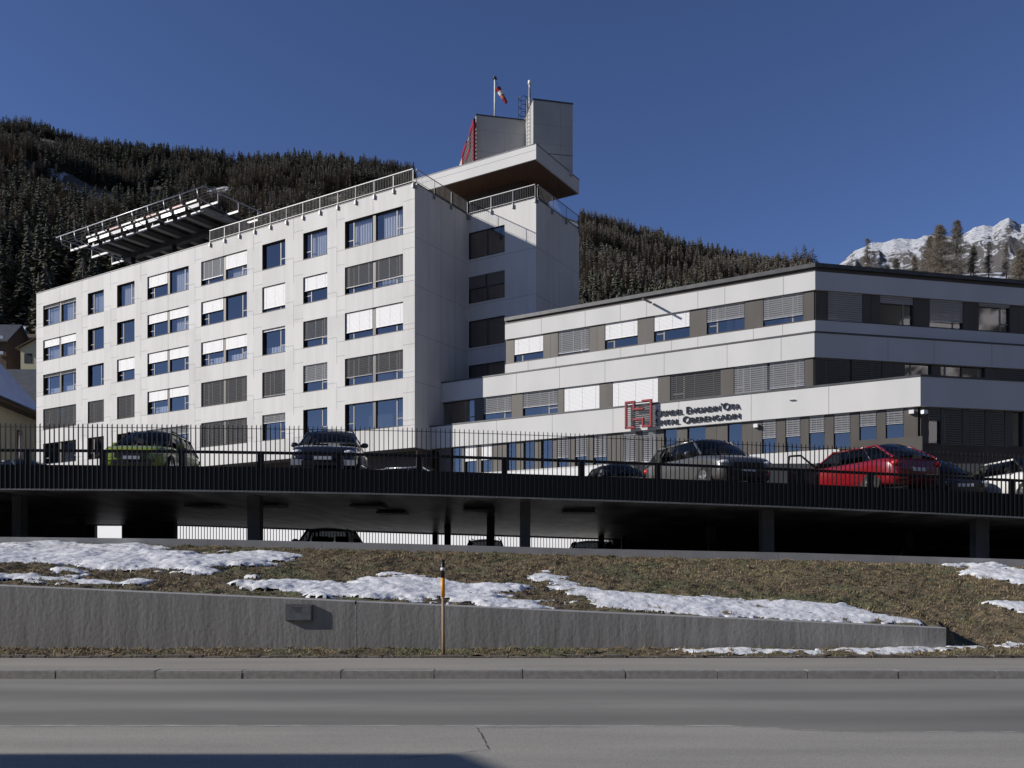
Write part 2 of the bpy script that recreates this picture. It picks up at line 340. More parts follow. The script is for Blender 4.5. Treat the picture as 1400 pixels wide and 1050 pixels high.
patches = [
 ([(-60, 748), (0, 745), (50, 743), (110, 743), (160, 746), (215, 751), (265, 756), (268, 760), (300, 759), (350, 757), (375, 753), (395, 757), (392, 767), (350, 772), (300, 776), (280, 782), (210, 781), (150, 783), (75, 782), (72, 774), (40, 771), (0, 771), (-60, 772)], 'large lumpy snow patch on the grass bank below the left end of the car park'),
 ([(-60, 783), (0, 785), (60, 789), (110, 792), (150, 796), (185, 799), (130, 799.5), (60, 797), (0, 795), (-60, 791)], 'thin strip of snow on the grass just behind the left end of the retaining wall'),
 ([(303, 807), (340, 802), (370, 795), (410, 792), (440, 795), (480, 796), (520, 791), (560, 788), (600, 790), (625, 798), (680, 804), (705, 806), (690, 812), (740, 822), (785, 829), (760, 832), (700, 828), (650, 827), (600, 825), (540, 822), (500, 819), (460, 817), (400, 813), (350, 809)], 'long ragged snow patch on the bank behind the yellow and black marker pole'),
 ([(722, 787), (745, 782), (765, 788), (785, 798), (820, 807), (880, 812), (940, 818), (1000, 817), (1060, 821), (1150, 826), (1190, 838), (1250, 848), (1268, 854), (1200, 852), (1120, 849), (1020, 844), (940, 839), (860, 833), (815, 830), (812, 822), (780, 812), (755, 801), (730, 793)], 'longest snow patch, trailing down to the low end of the retaining wall'),
 ([(1290, 771), (1330, 772), (1400, 779), (1470, 785), (1470, 808), (1400, 804), (1370, 796), (1330, 785)], 'snow patch against the low wall at the right end of the bank'),
 ([(1358, 823), (1400, 825), (1440, 826), (1440, 838), (1400, 838), (1370, 829)], 'small snow patch low on the bank beyond the end of the retaining wall'),
 ([(925, 889), (1000, 887.5), (1060, 888.5), (1150, 887), (1210, 887), (1250, 883), (1340, 881), (1346, 885), (1280, 888), (1240, 892), (1150, 893), (1050, 893), (950, 892)], 'narrow snow strip along the foot of the retaining wall by the footpath'),
 ([(1358, 884), (1400, 879), (1460, 877), (1460, 886), (1400, 887)], 'short snow strip beside the footpath at the right edge'),
]
def inpoly_dist(P, X, Y):
    inside = np.zeros(X.shape, bool); D = np.full(X.shape, 1e9); n = len(P)
    for i in range(n):
        x0, y0 = P[i]; x1, y1 = P[(i + 1) % n]
        c = ((y0 > Y) != (y1 > Y)) & (X < (x1 - x0) * (Y - y0) / ((y1 - y0) if y1 != y0 else 1e-9) + x0); inside ^= c
        dx, dy = x1 - x0, y1 - y0; L2 = dx * dx + dy * dy + 1e-12; t = np.clip(((X - x0) * dx + (Y - y0) * dy) / L2, 0, 1)
        D = np.minimum(D, np.hypot(X - x0 - t * dx, Y - y0 - t * dy))
    return np.where(inside, D, -D)
snow_masks = []
for pl, lb in patches:
    P = [bank_pt(*q) for q in pl]; xs = [q[0] for q in P]; ys = [q[1] for q in P]; snow_masks.append(P)
    x0, x1, y0, y1 = min(xs) - .4, max(xs) + .4, max(14.3, min(ys) - .4), min(22.4, max(ys) + .4)
    st = .035; X, Y = np.meshgrid(np.arange(x0, x1, st), np.arange(y0, y1, st))
    D = inpoly_dist(P, X, Y) * 1.0
    D = D + (fbm(X * 1.1, Y * 3.0, 4, 21) - .50) * (2.3 if y0 > 15.3 else .5) + (.0 if y0 > 15.3 else .06) + (fbm(X * 9, Y * 9, 3, 31) - .5) * .22
    tk = .068 if y0 > 15.3 else .045
    H = np.where(D > 0, tk * (.6 + 1.1 * fbm(X * .7, Y * .9, 3, 47)) * np.clip(D / .38, 0, 1) ** .75 * (.15 + 1.5 * fbm(X * 1.9, Y * 2.6, 4, 41)), -.06)
    H = H + np.where(D > 0, (fbm(X * 11, Y * 11, 3, 51) - .5) * .03, 0)
    Z = bank_z(X, Y) + H + .005
    keep = D > -.05
    ny_, nx_ = X.shape; idx = np.arange(nx_ * ny_).reshape(ny_, nx_)
    Fq = np.stack([idx[:-1, :-1], idx[:-1, 1:], idx[1:, 1:], idx[1:, :-1]], -1).reshape(-1, 4); kq = keep.reshape(-1)[Fq].all(1); Fq = Fq[kq]
    used, inv = np.unique(Fq, return_inverse=True); Vs = np.stack([X, Y, Z], -1).reshape(-1, 3)[used]
    o = link('snow_patch', big_mesh('snow_patch', Vs, inv.reshape(-1, 4), [M['snow']], smooth=True))
    tag(o, lb, 'snow', 'snow patches left on the bank')
# grass blades
nb = 190000
bx = rng.uniform(-14.8, 14.8, nb); by = 14.36 + (22.35 - 14.36) * rng.random(nb)
ok = ~((by > 15.25) & (by < 15.72) & (bx < WX + .05))
for P in snow_masks: ok &= inpoly_dist(P, bx, by) < rng.uniform(-.05, .45, nb) ** 1
bx, by = bx[ok], by[ok]; nb = len(bx); bz = bank_z(bx, by) + lump(bx, by) - .01
Ln = rng.uniform(.03, .10, nb) * (.6 + fbm(bx * 2, by * 2, 3, 8)); an = rng.uniform(0, 2 * np.pi, nb); ti = rng.uniform(.15, 1.2, nb); wd = rng.uniform(.006, .016, nb)
dx = np.cos(an) * np.cos(ti) * Ln; dy = np.sin(an) * np.cos(ti) * Ln; dz = np.sin(ti) * Ln * .75
px_, py_ = -np.sin(an) * wd, np.cos(an) * wd
V3 = np.stack([np.stack([bx - px_, by - py_, bz], -1), np.stack([bx + px_, by + py_, bz], -1), np.stack([bx + dx, by + dy, bz + dz], -1)], 1).reshape(-1, 3)
pn = fbm(bx * .8, by * .8, 4, 61) + rng.normal(0, .12, nb)
mi = np.where(pn > .62, 2, np.where(pn > .47, 1, 0)); mi = np.where(rng.random(nb) < .25, 1, mi)
tag(link('grass', big_mesh('grass', V3, np.arange(nb * 3).reshape(-1, 3), [M['grassA'], M['grassB'], M['grassC']], mi)), 'short dead brown and green grass covering the bank', 'grass', kind='stuff')

# car park floor and terrace ground
def floor_z(X, Y): return 1.15 - .03 * max(-20, min(20, X))
pf = MB()
for x0, x1 in ((-90, -20), (-20, 0), (0, 20), (20, 60)):
    pf.prism([(x0, 22.55), (x1, 22.55), (x1, 95), (x0, 95)], -.2, floor_z)
tag(pf.build('car_park_floor', mat('floor_concrete', (.10, .10, .10), (.14, .14, .135), 1, .8)), kind='structure')
W0 = add(C, nV, 5.0); WF = Fr(W0, nU, nV); E = add(W0, nU, 17.0)
tg = MB(); tg.prism([add(W0, U, 90), E, (E[0], 44.45), (110, 44.45), (110, 140), (-150, 140)], -.1, 6.9)
tag(tg.build('terrace_ground', mat('terrace', (.12, .12, .12), (.18, .18, .18), .3, .9)), kind='structure')
ww = MB(); ww.fbox(WF, -60, 17.05, 0, 7.0, .02, .3)
tag(ww.build('retaining_wall', M['white']), 'sunlit white wall seen behind bars under the parking deck', 'wall')
bw = MB(); bw.box(5.25, 45, 44.1, 44.4, .3, 3.6); bw.box(-45, -21.6, 44.1, 44.4, .8, 4); bw.box(-20.2, -17.6, 44.1, 44.4, .8, 4); bw.box(-21.6, -20.2, 44.1, 44.4, 3.9, 4); bw.box(-45.3, -45, 23, 44.4, .8, 4)  # dark walls fill in for darkness; unseen left end wall keeps sun out
tag(bw.build('basement_wall', M['dark_conc']), 'dark concrete back wall put in for the darkness under the parking deck, with a small opening at left', 'wall')
sp = MB(); sp.box(-22.6, -19, 47, 48, 1.6, 2.95)
tag(sp.build('snow_heap', M['snow']), 'snow heap seen through the opening in the dark wall under the deck', 'snow')

# ================================================================== WALLS AT THE ROAD
rw = thing('retaining_wall', 'long low grey concrete retaining wall beside the footpath, falling to the right', 'wall', (0, WY, 0))
xs = [-40, (486 - 700) / 1165 * WY - .012]; 
m_ = MB()
def wall_seg(mb, x0, x1, n=40):
    for i in range(n):
        a = x0 + (x1 - x0) * i / n; b = x0 + (x1 - x0) * (i + 1) / n
        za, zb = float(rw_top(a)), float(rw_top(b)); m0 = mb
        mb.face([(a, WY, -.1), (b, WY, -.1), (b, WY, zb - .015), (a, WY, za - .015)])
        mb.face([(a, WY, za - .015), (b, WY, zb - .015), (b, WY + .015, zb), (a, WY + .015, za)], 1)
        mb.face([(a, WY + .015, za), (b, WY + .015, zb), (b, WY + .26, zb), (a, WY + .26, za)], 1)
        mb.face([(b, WY + .26, -.1), (a, WY + .26, -.1), (a, WY + .26, za), (b, WY + .26, zb)])
    for q in (x0, x1):
        z = float(rw_top(q)); mb.face([(q, WY, -.1), (q, WY + .26, -.1), (q, WY + .26, z), (q, WY, z - .015)])
wall_seg(m_, -40, xs[1]); wall_seg(m_, xs[1] + .03, WX)
m_.face([(xs[1], WY - .002, -.1), (xs[1] + .03, WY - .002, -.1), (xs[1] + .03, WY - .002, .955), (xs[1], WY - .002, .955)], 2)
m_.build('wall', [M['formwork'], M['conc_light'], M['conc_light']], rw)
sb = thing('sign_box', 'small grey metal plate box fixed to the concrete retaining wall', 'sign box', ((410 - 700) / 1165 * WY, WY, .82))
q = MB(); x0 = (391.5 - 700) / 1165 * WY; x1 = (427.5 - 700) / 1165 * WY; z1 = EYE - 56 / 1165 * WY; z0 = EYE - 79 / 1165 * WY
q.box(x0, x1, WY - .055, WY - .001, z0, z1); q.build('box', mat('zinc_box', (.13, .13, .14), (.2, .2, .21), 8, .5, metal=.5), sb)
q = MB(); q.box(x0 + .02, x1 - .02, WY - .061, WY - .0555, z0 + .02, z1 - .02); q.build('cover_plate', mat('zinc_plate', (.17, .175, .19), (.24, .245, .26), 10, .4, metal=.5), sb)
q = MB()
for i, (a, b_) in enumerate(((.12, .30), (.15, .27), (.19, .28))):
    q.box(x0 + a, x0 + b_, WY - .0635, WY - .0615, z1 - .07 - i * .035, z1 - .055 - i * .035)
q.build('engraved_marks', M['dsteel'], sb)
# low wall at the top of the bank
lw = MB(); ps = np.linspace(-20, 20, 81)
for a, b in zip(ps[:-1], ps[1:]):
    za, zb = float(lw_top(a)), float(lw_top(b))
    g_ = .006 if int(round((a + 20) * 2)) % 6 == 0 else 0
    lw.hexa([(a + g_, 22.4, za - .8), (b, 22.4, zb - .8), (b, 22.58, zb - .8), (a + g_, 22.58, za - .8), (a + g_, 22.4, za), (b, 22.4, zb), (b, 22.58, zb), (a + g_, 22.58, za)])
tag(lw.build('low_wall', M['conc_light']), 'low concrete kerb wall between the grass bank and the lower car park', 'wall')

# ================================================================== MARKER POLE
px0, py0 = (606.5 - 700) / 1165 * 14.5, 14.5
pole = thing('snow_marker_pole', 'wooden snow marker pole with yellow and black sleeve standing by the footpath', 'pole', (px0, py0, .1))
def zpx(y, Y): return EYE + (HOR - y) / FPX * Y
q = MB(); q.tube((px0, py0, .05), (px0 - .01, py0, zpx(815, py0)), .030, 10, r2=.026); q.build('pole', M['wood'], pole, True)
q = MB(); q.tube((px0 - .01, py0, zpx(816, py0)), (px0 - .014, py0, zpx(790, py0)), .036, 12); q.build('yellow_sleeve', M['yellow'], pole, True)
q = MB(); q.tube((px0 - .014, py0, zpx(790, py0)), (px0 - .016, py0, zpx(765, py0)), .035, 12); q.build('black_cap', M['black'], pole, True)
q = MB(); q.tube((px0 - .015, py0, zpx(780, py0)), (px0 - .0155, py0, zpx(776, py0)), .038, 12); q.build('reflective_band', M['white'], pole, True)

# ================================================================== PARKING DECK
npx = np.array([-500, 0, 280, 540, 800, 1100, 1400, 1900.]); nyb = np.array([667, 668, 669.8, 674.6, 682.5, 693, 706.9, 732]); nyt = np.array([578.5, 579, 581, 584, 593, 607.5, 623, 648])
def eY(X): return 23 + .05 * (X + 13)
eX = np.array([(p_ - 700) / 1165 * 23.6 for p_ in npx])
eX = np.array([(lambda k: k * (23 + .65) / (1 - .05 * k))((p_ - 700) / 1165) for p_ in npx])
eZb = EYE + (770 - nyb) / 1165 * eY(eX); eZt = EYE + (770 - nyt) / 1165 * eY(eX)
farX = np.array([-45, -17, -6.05, 3.8, 15, 40]); farZ = np.array([3.75, 3.66, 3.29, 2.98, 2.68, 2.2]); FARY = 44.0
def smooth_interp(X, xs, zs):   # gentle curve through the measured points
    return sum(np.interp(X + d, xs, zs) for d in (-1.5, -.75, 0, .75, 1.5)) / 5
def dk_near(X): return float(smooth_interp(X, eX, eZb))
def dk_bot(X, Y):
    f = (Y - eY(X)) / (FARY - eY(X)); return dk_near(X) * (1 - f) + float(np.interp(X, farX, farZ)) * f
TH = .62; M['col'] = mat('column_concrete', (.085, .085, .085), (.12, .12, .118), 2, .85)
dk = thing('parking_deck', 'raised concrete parking deck on columns above the lower car park', 'parking deck', (0, 24, 0))
sl = MB(); xs = np.linspace(-38, 36, 75)
for a, b in zip(xs[:-1], xs[1:]):
    YS = [eY(a), 26, 30, 36, FARY]; YT = [eY(b), 26, 30, 36, FARY]
    for j in range(4):
        p0 = [(a, YS[j]), (b, YT[j]), (b, YT[j + 1]), (a, YS[j + 1])]
        sl.face([(x, y, dk_bot(x, y)) for x, y in p0[::-1]], 0); sl.face([(x, y, dk_bot(x, y) + TH) for x, y in p0], 1)
    sl.face([(a, eY(a), dk_bot(a, eY(a))), (b, eY(b), dk_bot(b, eY(b))), (b, eY(b), dk_bot(b, eY(b)) + TH), (a, eY(a), dk_bot(a, eY(a)) + TH)], 2)
    sl.face([(a, FARY, dk_bot(a, FARY)), (b, FARY, dk_bot(b, FARY)), (b, FARY, dk_bot(b, FARY) + TH), (a, FARY, dk_bot(a, FARY) + TH)], 2)
sl.build('slab', [M['ceil'], mat('deck_asphalt', (.07, .07, .07), (.1, .1, .1), 2, .85), M['dark_conc']], dk)
eb = MB(); eb2 = MB()    # thin drip edge along the soffit and the beam on the far side
for a, b in zip(xs[:-1], xs[1:]):
    za, zb = dk_near(a), dk_near(b); ya, yb = eY(a), eY(b)
    eb.hexa([(a, ya - .16, za - .05), (b, yb - .16, zb - .05), (b, yb + .05, zb - .03), (a, ya + .05, za - .03), (a, ya - .16, za - .005), (b, yb - .16, zb - .005), (b, yb + .05, zb - .004), (a, ya + .05, za - .004)], 0)
    za, zb = dk_bot(a, FARY), dk_bot(b, FARY)
    eb2.hexa([(a, FARY - .5, za - .05), (b, FARY - .5, zb - .05), (b, FARY - .05, zb - .05), (a, FARY - .05, za - .05), (a, FARY - .5, za - .003), (b, FARY - .5, zb - .003), (b, FARY - .05, zb - .003), (a, FARY - .05, za - .003)])
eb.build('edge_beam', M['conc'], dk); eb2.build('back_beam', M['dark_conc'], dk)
for px, Y, wpx in ((27, 25.2, 12), (349, 25.0, 17), (718, 25.2, 14), (1048, 25.4, 16), (1339, 25.6, 18), (671, 31.5, 10.5), (973, 33, 10), (1240, 33, 10), (612, 36, 8), (595, 43, 7), (207, 40, 66), (822, 41, 7), (853, 41, 7), (110, 36, 9)):
    X = (px - 700) / 1165 * Y; h = wpx / 1165 * Y / 2; c = MB()
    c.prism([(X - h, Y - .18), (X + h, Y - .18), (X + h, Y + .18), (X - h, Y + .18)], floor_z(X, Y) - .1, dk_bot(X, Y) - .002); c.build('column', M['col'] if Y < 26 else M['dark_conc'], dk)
for px, y in ((281, 693), (367, 692), (504, 693), (537, 702), (655, 698), (790, 701)):
    X0 = (px - 700) / 1165; Y = 30.0
    for _ in range(30): Y = (dk_bot(X0 * Y, Y) - EYE - .05) * 1165 / (770 - y)
    c = MB(); X = X0 * Y; z = dk_bot(X, Y); c.box(X - .5, X + .5, Y - .6, Y + .6, z - .07, z - .012); c.build('ceiling_panel', M['black'], dk)

# railing of the deck
rl = thing('deck_railing', 'long black metal slat railing along the edge of the parking deck', 'railing', (0, 23.2, 3.5))
def rtop(X): return float(smooth_interp(X, eX, eZt))
bp = .128; posts_px = [-210, -74, 36, 140, 248, 356, 465, 574, 690, 795, 900, 998, 1096, 1192, 1290, 1386, 1480, 1580]
PX = [(lambda k: k * 23.65 / (1 - .05 * k))((p_ - 700) / 1165) for p_ in posts_px]
FO = -.14
for i in range(len(PX) - 1):
    a, b = PX[i], PX[i + 1]; n = max(2, round((b - a) / bp)); s = MB()
    for j in range(n):
        x = a + (b - a) * (j + .5) / n + random.uniform(-.004, .004); y = eY(x) + FO; zt = rtop(x) + random.uniform(-.006, .006); zb = dk_near(x) + .0
        s.hexa([(x - .011, y - .025, zb), (x + .011, y - .025, zb), (x + .011, y + .02, zb), (x - .011, y + .02, zb), (x - .011, y - .025, zt - .04), (x + .011, y - .025, zt - .04), (x + .002, y + .02, zt), (x - .002, y + .02, zt)])
    for (h0, h1, d0, d1) in ((.006, TH + .02, .03, .05),):
        s.hexa([(a, eY(a) + FO + d0, dk_near(a) + h0), (b, eY(b) + FO + d0, dk_near(b) + h0), (b, eY(b) + FO + d1, dk_near(b) + h0), (a, eY(a) + FO + d1, dk_near(a) + h0), (a, eY(a) + FO + d0, dk_near(a) + h1), (b, eY(b) + FO + d0, dk_near(b) + h1), (b, eY(b) + FO + d1, dk_near(b) + h1), (a, eY(a) + FO + d1, dk_near(a) + h1)])
    za, zb = rtop(a) - .115, rtop(b) - .115
    s.hexa([(a, eY(a) + FO, za), (b, eY(b) + FO, zb), (b, eY(b) + FO + .018, zb), (a, eY(a) + FO + .018, za), (a, eY(a) + FO, za + .014), (b, eY(b) + FO, zb + .014), (b, eY(b) + FO + .018, zb + .014), (a, eY(a) + FO + .018, za + .014)])
    s.build('slat_panel', M['slat'], rl)
    s = MB(); fr = .5; za = dk_near(a) + TH + (rtop(a) - dk_near(a) - TH) * .34; zb = dk_near(b) + TH + (rtop(b) - dk_near(b) - TH) * .34
    s.hexa([(a, eY(a) + .03, za), (b, eY(b) + .03, zb), (b, eY(b) + .1, zb), (a, eY(a) + .1, za), (a, eY(a) + .03, za + .075), (b, eY(b) + .03, zb + .075), (b, eY(b) + .1, zb + .075), (a, eY(a) + .1, za + .075)])
    s.build('guard_rail', M['slat'], rl)
    if 0 < i:
        s = MB(); s.box(a - .09, a + .07, eY(a) + .02, eY(a) + .12, dk_near(a) + TH - .02, dk_near(a) + TH + (rtop(a) - dk_near(a) - TH) * .34 + .03); s.build('post', M['slat'], rl)
# fence at the back of the lower level
lf = thing('bar_fence', 'black bar fence at the back of the lower car park before the sunlit wall', 'fence', (-6, 44, 1))
s = MB(); x = -17.6
while x < 5.2:
    s.box(x, x + .03, 43.97, 44.0, floor_z(x, 0), dk_bot(x, 44) + .0); x += .155
s.build('bar_panel', M['dsteel'], lf)

# ================================================================== HOSPITAL BLOCK
FM = Fr(C, U, nV)                   # long sunlit facade, measured from the near corner to the left
FS = Fr(C, V, nU)                   # shaded end
FT = Fr(N, nU, nV)                  # stair tower face
FTR = Fr(T, V, nU)                  # stair tower end
ZT = 28.5; ZB = 9.86; LM = 47.5
hb = thing('hospital_building', 'tall white panelled hospital block with five rows of windows and a stair tower', 'building', (*C, 6.9))

def skin(mb, F, t0, t1, z0, z1, holes, depth=.28, m=0, mr=0, vary=None):
    ts = sorted({t0, t1, *[h[0] for h in holes], *[h[1] for h in holes]}); zs = sorted({z0, z1, *[h[2] for h in holes], *[h[3] for h in holes]})
    for a, b in zip(ts[:-1], ts[1:]):
        for c, d in zip(zs[:-1], zs[1:]):
            tm, zm = (a + b) / 2, (c + d) / 2
            if any(h[0] < tm < h[1] and h[2] < zm < h[3] for h in holes): continue
            mb.face([F(a, c), F(b, c), F(b, d), F(a, d)], random.choice(vary) if vary else m)
    for h in holes:
        a, b, c, d = h[:4]
        for P, Q in (((a, c), (b, c)), ((b, c), (b, d)), ((b, d), (a, d)), ((a, d), (a, c))):
            mb.face([F(P[0], P[1]), F(Q[0], Q[1]), F(Q[0], Q[1], -depth), F(P[0], P[1], -depth)], mr)
def joints(mb, F, segs, m=1, w_=.024, d=.003):
    for (a, b, c, e) in segs:
        if abs(a - b) < 1e-6: mb.face([F(a - w_ / 2, c, d), F(a + w_ / 2, c, d), F(a + w_ / 2, e, d), F(a - w_ / 2, e, d)], m)
        else: mb.face([F(a, c - w_ / 2, d), F(b, c - w_ / 2, d), F(b, c + w_ / 2, d), F(a, c + w_ / 2, d)], m)

def blind(parent, F, t0, t1, ztop, zbot, kind, d):
    mb = MB(); z = ztop; pitch = .085 if kind == 'w' else .125
    mtr = {'w': M['blindw'], 'l': M['blindl'], 'g': M['blindg']}[kind]
    hh = .084 if kind == 'w' else .085 if kind == 'l' else .088; dd = .012 if kind == 'w' else .045
    sag = random.uniform(-.02, .02) if kind == 'g' else 0
    while z > zbot + .05:
        mb.face([F(t0, z, d + dd), F(t1, z + sag, d + dd), F(t1, z - hh + sag, d - dd * .2), F(t0, z - hh, d - dd * .2)]) if kind != 'w' else mb.face([F(t0, z, d), F(t1, z, d), F(t1, z - hh, d + dd), F(t0, z - hh, d + dd)])
        z -= pitch
    mb.fbox(F, t0, t1, z - .035, z, d - .02, d + .035)
    for q in (.12, .5, .88):        # guide cords
        tt = t0 + (t1 - t0) * q; mb.fbox(F, tt - .006, tt + .006, z, ztop, d + .036, d + .04)
    return mb.build('blind', mtr, parent)

def window(parent, F, t0, t1, z0, z1, panes, depth=.24, mull=.26, frame=None, cas=True, left_first=True, room=.9, sill=True, fb=.05):
    """one window: frame + mullion, panes, blinds, curtains; panes listed left to right as seen"""
    frame = frame or M['bronze']; n = len(panes)
    flip = F.d[0] < 0
    mb = MB(); D = -depth
    mb.fbox(F, t0 + .002, t1 - .002, z1 - fb, z1 - .002, D - .05, D + .05); mb.fbox(F, t0 + .002, t1 - .002, z0 + .002, z0 + fb, D - .05, D + .05)
    mb.fbox(F, t0 + .002, t0 + fb, z0 + fb, z1 - fb, D - .05, D + .05); mb.fbox(F, t1 - fb, t1 - .002, z0 + fb, z1 - fb, D - .05, D + .05)
    W = (t1 - t0 - mull * (n - 1)) / n
    # room behind: back and sides
    a0, a1 = t0 + .003, t1 - .003; R = D - room
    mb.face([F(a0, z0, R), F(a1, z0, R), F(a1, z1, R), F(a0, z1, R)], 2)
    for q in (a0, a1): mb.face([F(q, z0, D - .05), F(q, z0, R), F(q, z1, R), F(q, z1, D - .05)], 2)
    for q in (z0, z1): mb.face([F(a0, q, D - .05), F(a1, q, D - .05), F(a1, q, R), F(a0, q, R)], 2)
    order = list(range(n)); spans = []
    for i in range(n):
        a = t0 + i * (W + mull); spans.append((a, a + W))
        if i < n - 1: mb.fbox(F, a + W, a + W + mull, z0 + .004, z1 - .004, D - .04, D + (.12 if mull > .15 else .06), 1)
    if flip: spans = spans[::-1]
    if sill: mb.fbox(F, t0 - .0, t1 + .0, z0 - .012, z0 + .012, D + .05, .035)
    for i, (kind, fr) in enumerate([p_[:2] for p_ in panes]):
        a, b = spans[i]
        if cas and b - a > .8:     # opening casement on the outer side
            q = .27; left = (i == 0)
            if n == 1: left = random.random() < .5
            if flip: left = not left
            tc = a + (b - a) * q if left else b - (b - a) * q
            mb.fbox(F, tc - .045, tc + .045, z0 + fb, z1 - fb, D - .03, D + .035, 3)
            lo, hi = (a + fb, tc - .045) if left else (tc + .045, b - fb)
            zz = z0 + (z1 - z0) * .3; mb.fbox(F, lo, hi, zz - .03, zz + .03, D - .03, D + .03, 3)
    wo = mb.build('window', [frame, M['pier'], M['room'], M['casement']], parent)
    for i, p_ in enumerate(panes):
        kind, fr = p_[:2]; a, b = spans[i]
        g_ = MB(); g_.face([F(a + .02, z0 + .03, D), F(b - .02, z0 + .03, D), F(b - .02, z1 - .03, D), F(a + .02, z1 - .03, D)]); g_.build('pane', M['glass'], wo)
        if fr > 0: blind(wo, F, a + .035, b - .035, z1 - .01, z1 - (z1 - z0) * fr, kind, D + .13)
        if len(p_) > 2:       # curtain / low interior screen
            cu = MB(); cn = 14
            if p_[2] == 'c': c0, c1, zc = a + (b - a) * .15, b - (b - a) * .2, z1 - .1
            elif p_[2] == 'f': c0, c1, zc = a + .05, b - .05, z0 + (z1 - z0) * .32
            for j in range(cn):
                ta, tb = c0 + (c1 - c0) * j / cn, c0 + (c1 - c0) * (j + 1) / cn
                da, db = D - .2 - .06 * (j % 2), D - .2 - .06 * ((j + 1) % 2)
                cu.face([F(ta, z0 + .06, da), F(tb, z0 + .06, db), F(tb, zc, db), F(ta, zc, da)])
            cu.build('curtain', M['curtain'], wo)
    return wo

cols = [(59, 104), (120, 142), (160, 184), (201.5, 258), (275, 337.7), (358.5, 390), (414.5, 447.5), (471.5, 551)]
cols_t = [(tp(FM, b), tp(FM, a)) for a, b in cols]      # (near, far) along U
rows = [(27.1 - 3.4 * k - 2.03, 27.1 - 3.4 * k) for k in range(5)]
G0 = ('g', 0)
st = [
 [[('g', .14, 'c'), ('g', .14, 'c')], [('g', 0, 'c')], [('g', 0, 'c')], [('w', .45), ('g', 0, 'c')], [('l', .72), ('w', .55, 'c')], [G0], [('g', 0, 'c')], [('g', 0, 'c'), ('g', 0, 'c')]],
 [[('w', .36, 'c'), ('w', .34, 'c')], [G0], [G0], [('w', .4), ('w', .38, 'c')], [('w', .46), G0], [('w', .84)], [('w', .52)], [('g', .76), ('g', .76, 'f')]],
 [[('g', .12, 'f'), ('g', .12, 'f')], [G0], [('w', .5)], [('w', .42), ('w', .42)], [('w', .45, 'f'), ('w', .45, 'f')], [('l', .08, 'f')], [('g', .66)], [('w', .72), ('w', .70)]],
 [[('g', 1), ('g', 1)], [('g', 1)], [('g', 1)], [('w', .42, 'f'), ('w', .40)], [('g', 1), ('g', 1)], [('g', .93)], [('l', .62)], [('g', .70), ('g', .70)]],
 [[G0, G0], [G0], [G0], [('l', .3), ('l', .3)], [('g', 1), ('g', 1)], [('l', .3)], [G0], [G0, G0]],
]
holes = [(a, b, z0, z1) for (a, b) in cols_t for (z0, z1) in rows]
wl = MB()
skin(wl, FM, 0, LM, ZB, ZT, holes, mr=2, vary=(0, 0, 4, 5))
cent = [(a + b) / 2 for a, b in cols_t]
js = []
edges = [tp(FM, q) for q in (112, 151.5, 192.5, 266.5, 346.5, 401.5, 460.5)]
for r_i, (z0, z1) in enumerate(rows):
    up = ZT if r_i == 0 else rows[r_i - 1][0]
    for q_i, q in enumerate(edges):
        o_ = .35 if q_i % 2 else -.15
        js.append((q, q, z1 + (.02 if q_i in (3,) else -.25), up + (.3 if r_i else 0)))
    for q in (tp(FM, 230), tp(FM, 306), tp(FM, 510), tp(FM, 81.5)): js.append((q, q, z1 + .002, up))
    segs = [0] + [v for c_ in sorted(cols_t) for v in c_] + [LM]
    for i in range(0, len(segs), 2):
        mid = [e_ for e_ in edges if segs[i] < e_ < segs[i + 1]]
        a, b = segs[i], segs[i + 1]; q = mid[0] if mid else (a + b) / 2
        js.append((a, q if mid else b, z0 - .02, z0 - .02)); js.append((q if mid else a, b, z0 + .35, z0 + .35))
        if r_i: js.append((a, q if mid else b, up - .0 if False else z1 + .25, 0)) if False else None
        js.append((a, q if mid else b, z1 + .28, 0))
for q in (tp(FM, 230), tp(FM, 306), tp(FM, 401.5), tp(FM, 510), tp(FM, 152)): js.append((q, q, ZB, rows[4][0]))
joints(wl, FM, [j for j in js])
# shaded end and tower
SW = [(tp(FT, 641), tp(FT, 690), z0, z1) for z0, z1 in rows]
wl.face([FS(0, ZB), FS(6.63, ZB), FS(6.63, ZT), FS(0, ZT)])
skin(wl, FT, 0, 6.04, 6.9, ZT, SW, .2, mr=2)
wl.face([FTR(0, 6.9), FTR(6.95, 6.9), FTR(6.95, ZT), FTR(0, ZT)])
jj = [(q, q, ZB, ZT) for q in (1.55, 3.1, 4.9)] + [(0, 6.6, z, 0) for z in (rows[0][0] - .35, rows[1][0] - .35, rows[2][0] - .35, rows[3][0] - .35)]
joints(wl, FS, jj); joints(wl, FTR, [(1.9, 1.9, 20, 27.6), (3.6, 3.6, 15, 24), (5.1, 5.1, 10, 22)] + [(0, 6.9, z, 0) for z in (24.9, 21.4, 18)])
joints(wl, FT, [(0, 6.04, rows[k_][0] - .2, 0) for k_ in range(5)])
